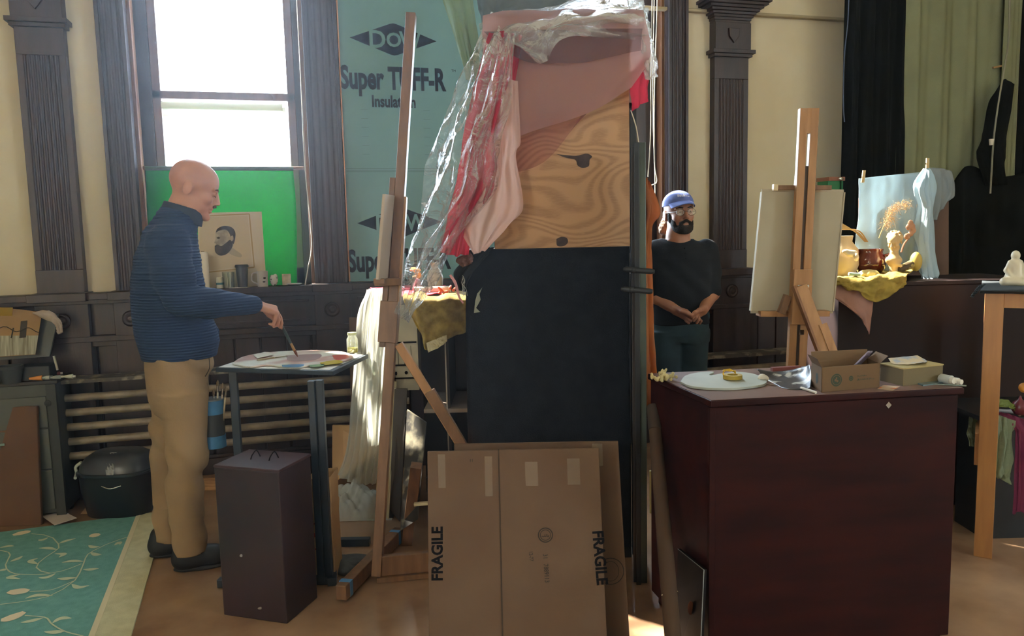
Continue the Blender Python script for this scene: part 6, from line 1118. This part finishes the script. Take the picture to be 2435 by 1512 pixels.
def wj(X, Y, Z): return .0035*np.sin(9*X*3+Z*22+3*np.sin(Z*9))*np.sin(Z*14+Y*11)+.0016*np.sin(Z*300)*(Z > 1.2)
s.warp = wj
jo = obj('jacket', s.mesh(), jk, m1, smooth=180)
s = S(.004); c0 = S1(428, 505, 0)
s.chain([S1(400, 488, 0), S1(412, 500, 0), S1(430, 515, 0)], [.066, .074, .075], .02)
s2 = S(.004)
Fc = frame(HD*.62-Zv*.5, Zv*.8+HD*.3); nrm = np.array((HD*.32+Zv*.95)) ; nrm /= np.linalg.norm(nrm)
cc0 = np.array(S1(433, 508, 0))
def collar(X, Y, Z):
    x = X-cc0[0]; y = Y-cc0[1]; z = Z-cc0[2]; d = x*nrm[0]+y*nrm[1]+z*nrm[2]; px_ = x-d*nrm[0]; py_ = y-d*nrm[1]; pz_ = z-d*nrm[2]
    f_ = px_*HD.x+py_*HD.y; l_ = px_*SD1.x+py_*SD1.y; q = np.sqrt((f_/.078)**2+(l_/.074)**2+(pz_*0)**2); rad = (q-1)*.074+d*.12
    return np.maximum(np.abs(rad)-.004, np.abs(d)-.032)
s2.add(collar, cc0-.13, cc0+.13, .004); obj('collar', s2.mesh(), mat('navy_collar', '232c3b', .85), m1, smooth=180)
khaki = mat('khaki_trousers', '957c5e', .85, col2='8b7256', nscale=5, bump=.15, bscale=60, spec=.2)
s = S(.005); s.stack(mkstack([(838, 424, .142, .17), (870, 424, .140, .175), (910, 424, .130, .178), (945, 425, .120, .178), (975, 426, .10, .165)]), HD, .03)
s.stack(mkstack([(930, 432, .105, .098), (980, 437, .095, .092), (1040, 444, .088, .085), (1080, 448, .086, .082), (1120, 441, .076, .080), (1180, 441, .074, .078), (1240, 444, .070, .076), (1285, 454, .072, .074), (1312, 457, .070, .072)], .088), HD, .02)
s.stack(mkstack([(930, 415, .10, .098), (980, 408, .090, .092), (1040, 400, .074, .085), (1080, 396, .070, .082), (1140, 400, .070, .078), (1200, 404, .066, .076), (1260, 404, .066, .074), (1282, 402, .064, .072)], -.11), HD, .02)
s.warp = lambda X, Y, Z: .009*np.sin(Z*26+X*20+2*np.sin(Z*11+X*9))*np.sin(X*17+Z*7)*(Z < .95)+.0025*np.sin(Z*60+X*35)*(Z < .25)
obj('trousers', s.mesh(), khaki, m1, smooth=180)
obj('pocket_seam', M().tube(curve([S1(497, 850, .12), S1(498, 875, .14), S1(488, 895, .16)], 10), .002, 5), mat('seam_dark', '3a2f25', .9), m1)
sm_ = mat('black_shoe', '101114', .55, bump=.1); solem = mat('shoe_sole', '1a1a1c', .7)
def shoe(x0, x1, yb_, off):
    hl, to = S1(x0, yb_, off), S1(x1, yb_, off); hl.z = to.z = 0; d = (to-hl); n = d.normalized(); fr = np.array([tuple(n), (-n.y, n.x, 0), (0, 0, 1)])
    s = S(.004); s.ell(hl+d*.24+Zv*.055, (.078, .045, .062), fr, .02).ell(hl+d*.55+Zv*.052, (.095, .047, .050), fr, .02).ell(hl+d*.80+Zv*.042, (.062, .047, .040), fr, .02).cap(hl+d*.12+Zv*.05, hl+d*.12+Zv*.10, .042, .042, .02)
    o = obj('shoe', s.mesh(), sm_, m1, smooth=180); s = S(.004); s.ell(hl+d*.3+Zv*.012, (.085, .042, .014), fr, .02).ell(hl+d*.72+Zv*.012, (.08, .047, .014), fr, .02); obj('sole', s.mesh(), solem, o, smooth=180)
    m = M()
    for i in range(4): c = hl+d*(.42+.07*i)+Zv*(.094-.007*i); m.tube([c-Vector((-n.y, n.x, 0))*.03, c+Zv*.006, c+Vector((-n.y, n.x, 0))*.03], .003, 6)
    obj('laces', m, mat('lace', '24262a', .8), o)
shoe(427, 545, 1366, .09); shoe(372, 480, 1339, -.12)
hairm = mat('hair_brown', '54382a', .9)
mst = S(.0025); mst.cap(P1(.098, -.016, -.050), P1(.103, .0, -.046), .005, .006, .004).cap(P1(.098, .016, -.050), P1(.103, .0, -.046), .005, .006, .004).ell(P1(.084, 0, -.094), (.008, .008, .005), k=.003); obj('moustache', mst.mesh(), hairm, m1, smooth=180)
eb = M()
for y in (-1, 1): eb.tube([P1(.0965, .014*y, .022), P1(.0935, .032*y, .026), P1(.083, .050*y, .021)], [.003, .0032, .0015], 6)
obj('eyebrows', eb, hairm, m1, smooth=60)
el = M()
for y in (-1, 1): el.tube([P1(.0915, .020*y, -.004), P1(.0935, .031*y, -.007), P1(.087, .042*y, -.004)], [.0012, .0016, .001], 6)
obj('eyelashes', el, mat('lash_dark', '30211b', .8), m1, smooth=60)
obj('wristband', M().lathe(L(607, 725, .09), [(.027, -.003), (.029, -.003), (.029, .003), (.027, .003)], 20, (wr_r-el_r)), ink, m1)
# brush in hand
tipb = ZP(708, 848, TZ+.0115); topb = Vector(FP(668, 770, .04)); dbr = (topb-tipb); upb = tipb+dbr*1.28
t = thing('paint_brush', 'long dark green paint brush held in the bald man\'s hand touching the palette', 'brush', tipb)
obj('handle', M().tube([tipb+dbr*.42, tipb+dbr*.7, upb], [.0055, .007, .003], 12), mat('brush_green', '2c3b38', .4), t, smooth=60); obj('ferrule', M().tube([tipb+dbr*.2, tipb+dbr*.42], [.0065, .0055], 12), mat('brass', 'a8845a', .35, metal=.6), t, smooth=60); obj('bristles', M().tube([tipb, tipb+dbr*.1, tipb+dbr*.2], [.0015, .006, .0065], 10), mat('bristle_wet', '6b3f30', .7), t, smooth=60)
# ---------------- man 2
MD = 4.35
def S2(x, y, o=0.): return D(x, y, MD+o)
HB = Vector((math.sin(math.radians(200)), math.cos(math.radians(200)), 0)); k2 = MD/F
body = S(.0038)
hc = S2(1615, 507, 0); hd = math.radians(186); hf = Vector((math.sin(hd), math.cos(hd), .05)); Fr2 = frame(hf, Zv+R0*-.04); P2 = headp(body, hc, Fr2, 1.0)
body.chain([P2(-.03, 0, -.05), S2(1612, 562, 0), S2(1612, 590, .0)], [.058, .060, .07], .03)
st2 = [(575, 1612, .06, .11), (592, 1615, .09, .17), (620, 1618, .11, .185), (680, 1618, .115, .17), (740, 1616, .11, .15), (775, 1614, .105, .145), (790, 1612, .09, .13)]
def ms2(st, ox=0): return [(lambda p: (p.x, p.y, p.z, a, b))(S2(x+ox, y, .02)) for y, x, a, b in st]
body.stack(ms2(st2), HB, .03)
body.chain([S2(1560, 600, .02), S2(1545, 700, .04), S2(1608, 737, -.13)], [.05, .042, .027], .02); body.chain([S2(1683, 598, .02), S2(1693, 697, .02), S2(1672, 737, -.14)], [.05, .042, .027], .02)
rs = np.array(FH*-.6+Zv*.8); ls = np.array(FH*-.6+Zv*.8)
def FQ(x, y, o): return np.array(S2(x, y, o))
hand(body, S2(1606, 738, -.13), S2(1630, 748, -.17), [[FQ(1638, 744, -.20), FQ(1644, 751, -.205)], [FQ(1639, 751, -.19), FQ(1646, 757, -.19)], [FQ(1636, 758, -.18), FQ(1643, 763, -.175)], [FQ(1632, 763, -.17), FQ(1638, 768, -.165)]], [FQ(1622, 741, -.19), FQ(1634, 745, -.21), FQ(1643, 750, -.215)], w=.030, side=-rs)
hand(body, S2(1673, 738, -.14), S2(1660, 746, -.17), [[FQ(1652, 748, -.20), FQ(1647, 754, -.20)], [FQ(1655, 755, -.195), FQ(1650, 762, -.19)], [FQ(1661, 760, -.18), FQ(1657, 767, -.175)], [FQ(1667, 763, -.165), FQ(1664, 769, -.16)]], [FQ(1662, 738, -.19), FQ(1652, 743, -.21), FQ(1646, 749, -.215)], w=.030, side=-ls)
fz = -.0
hipz = S2(1612, 830, .02)
def Lg(x, z, o=0): p = S2(x, 800, o); q = S2(x, 850, o); return Vector((p.x, p.y, z))
leg(body, [Lg(1585, .85, .02), Lg(1583, .48, .0), Lg(1582, .09, .03)], [.066, .055, .038]); leg(body, [Lg(1642, .85, .02), Lg(1645, .48, .0), Lg(1648, .09, .03)], [.066, .055, .038])
m2 = thing('person', 'bearded man in a blue cap, glasses, black shirt and jeans standing with clasped hands', 'person', Lg(1614, 0, .02))
obj('body', body.mesh(), skin2, m2, smooth=180)
shirt = mat('black_henley', '1c1e23', .9, col2='23262b', nscale=5, bump=.15, bscale=150, spec=.2)
s = S(.005); s.stack(ms2([(570, 1612, .075, .085), (580, 1613, .09, .125), (592, 1616, .105, .17), (615, 1619, .125, .195), (650, 1620, .135, .188), (700, 1620, .135, .175), (745, 1618, .132, .165), (768, 1617, .130, .165)]), HB, .03)
s.chain([S2(1562, 597, .02), S2(1553, 650, .03), S2(1548, 697, .03)], [.068, .058, .052], .03); s.chain([S2(1681, 596, .02), S2(1690, 650, .02), S2(1692, 690, .01)], [.066, .058, .052], .03)
s.cap(S2(1612, 555, 0), S2(1612, 573, 0), .062, .062, .012, 's'); s.cap(S2(1622, 572, -.10), S2(1634, 590, -.14), .014, .006, .01, 's')
s.warp = lambda X, Y, Z: .005*np.sin(Z*24+X*15+2*np.sin(Z*9+X*7))*np.sin(X*21+Z*9)
obj('shirt', s.mesh(), shirt, m2, smooth=180); mb = M()
for i in range(3): mb.ball(S2(1628+i*1.5, 590+i*12, -.145), .004, 8)
obj('buttons', mb, ink, m2, smooth=60)
s = S(.005); s.stack([(lambda p: (p.x, p.y, z, a, b))(Lg(x, 1, .02)) for z, x, a, b in ((.97, 1616, .118, .165), (.90, 1615, .125, .172), (.84, 1614, .12, .175), (.80, 1614, .10, .17))], HB, .03)
for x0, x1 in ((1584, 1582), (1644, 1648)): s.stack([(lambda p: (p.x, p.y, z, a, a))(Lg(x0+(x1-x0)*(1-z), 1, .02)) for z, a in ((.86, .10), (.7, .094), (.5, .082), (.45, .08), (.3, .074), (.06, .07))], HB, .02)
s.warp = lambda X, Y, Z: .004*np.sin(Z*30+X*22+2*np.sin(Z*13))*np.sin(X*15+Z*9)
obj('jeans', s.mesh(), mat('denim_blue', '1f3440', .85, col2='34505c', nscale=4, bump=.1, bscale=140, sharp=(.45, .7)), m2, smooth=180)
obj('belt', M().lathe(Lg(1616, .955, .02), [(0, 0), (.0, 0)], 8), ink, m2) if False else None
for x in (1582, 1648):
    hl = Lg(x, 0, .07); d = HB*.27; fr = np.array([tuple(HB), (-HB.y, HB.x, 0), (0, 0, 1)]); s = S(.006); s.ell(hl+d*.12+Zv*.05, (.075, .042, .05), fr, .02).ell(hl+d*.65+Zv*.035, (.09, .045, .035), fr, .02); obj('shoe', s.mesh(), sm_, m2, smooth=180)
# beard, hair, cap, glasses
bd = S(.003)
bd.ell(P2(.045, 0, -.092), (.056, .056, .034), Fr2, .01); bd.ell(P2(.084, 0, -.098), (.024, .030, .026), Fr2, .012)
for y in (-1, 1): bd.ell(P2(.030, .050*y, -.060), (.034, .014, .040), Fr2, .012); bd.ell(P2(.012, .064*y, -.02), (.016, .010, .032), Fr2, .008); bd.cap(P2(.101, .003*y, -.049), P2(.086, .028*y, -.062), .0085, .0085, .006); bd.cap(P2(.086, .028*y, -.062), P2(.078, .030*y, -.085), .008, .010, .006)
bd.ell(P2(.108, 0, -.069), (.014, .015, .0055), Fr2, .003, 's'); bd.ell(P2(.06, 0, -.02), (.05, .045, .034), Fr2, .004, 's'); bd.warp = lambda X, Y, Z: .0012*np.sin(X*420)*np.sin(Y*390)*np.sin(Z*400)
hr = mat('beard_dark', '241c18', .85, bump=.6, bscale=220); obj('beard', bd.mesh(), hr, m2, smooth=180)
s = S(.0035); s.ell(P2(-.045, 0, .0), (.068, .078, .066), Fr2, .02); s.ell(P2(-.105, -.035, -.055), (.035, .038, .048), Fr2, .02); s.ell(P2(-.09, .0, -.03), (.03, .05, .04), Fr2, .02); s.ell(P2(-.095, -.062, -.080), (.030, .030, .036), Fr2, .015)
s.warp = lambda X, Y, Z: .0025*np.sin(X*190+Z*60)*np.sin(Z*170+Y*80); obj('hair', s.mesh(), mat('hair_dark_brown', '4a382c', .8, col2='6b5544', nscale=30, bump=.5, bscale=150), m2, smooth=180)
cp = mat('cap_blue', '6474b4', .8, col2='5a6aa8', nscale=8, bump=.1, bscale=200)
s = S(.0032); s.ell(P2(-.012, 0, .050), (.105, .086, .080), Fr2, .01); s.ell(P2(-.012, 0, -.02), (.16, .14, .078), Fr2, .004, 's')
co = obj('cap', s.mesh(), cp, m2, smooth=180)
rows = []
for i in range(13):
    v = (i/12-.5)*2; r_ = []
    for j in range(9):
        u = j/8; a_ = v*1.15; r0 = .086; x = math.cos(a_)*.088+u*.068*math.cos(v*1.25); y = math.sin(a_)*.082*(1-.10*u); r_.append(Vector(P2(x, y, .062-.010*u-.030*(y/.08)**2*(.4+u*.3)-.012*u*u)))
    rows.append(r_)
obj('cap_brim', M().grid(rows), cp, m2, solid=.003, smooth=80); 
tm = strokes(7, .018, (0, 0, 0), (1, 0, 0), (0, 0, 1), .082, seed=5); mm = M()
for v in tm.v:
    x = (v.x-.038)/.085; ang = x; z_ = .084+v.z; rr_ = math.sqrt(max(0, 1-((z_-.05)/.086)**2)); mm.v.append(Vector(P2(-.012+.1065*rr_*math.cos(ang), .088*rr_*math.sin(ang)*1, z_)))
mm.f = tm.f; obj('cap_embroidery', mm, mat('thread_white', 'f0f0f5', .7), m2)
g = M(); gw = mat('glasses_wire', '8f8a86', .25, metal=.8)
for y in (-1, 1):
    g.tube([P2(.103+.0-.004*abs(math.sin(a_)), .033*y+.024*math.cos(a_), -.002+.019*math.sin(a_)) for a_ in [2*PI*i/28 for i in range(29)]], .0013, 6, cap=False); g.tube([P2(.100, .056*y, .003), P2(.05, .074*y, .004), P2(-.005, .080*y, .006)], .0014, 6)
g.tube([P2(.104, -.010, .0), P2(.110, 0, .003), P2(.104, .010, .0)], .0013, 6); go = obj('glasses', g, gw, m2, smooth=60)
for y in (-1, 1): obj('lens', M().grid([[P2(.1015, .033*y+.023*math.cos(a_)*r_, -.002+.018*math.sin(a_)*r_) for a_ in [2*PI*i/24 for i in range(25)]] for r_ in (.01, .5, 1)]), glass('lens_glass', (.97, .97, .97), .10), go)
ey = M()
for y in (-1, 1): ey.ball(P2(.0895, .031*y, .001), .0042, 10)
obj('eyes', ey, mat('eye_dark', '1d1512', .2), m2, smooth=60); eb = M()
for y in (-1, 1): eb.tube([P2(.0965, .013*y, .022), P2(.0945, .032*y, .027), P2(.083, .050*y, .021)], [.0035, .004, .002], 6)
obj('eyebrows', eb, hr, m2, smooth=60)
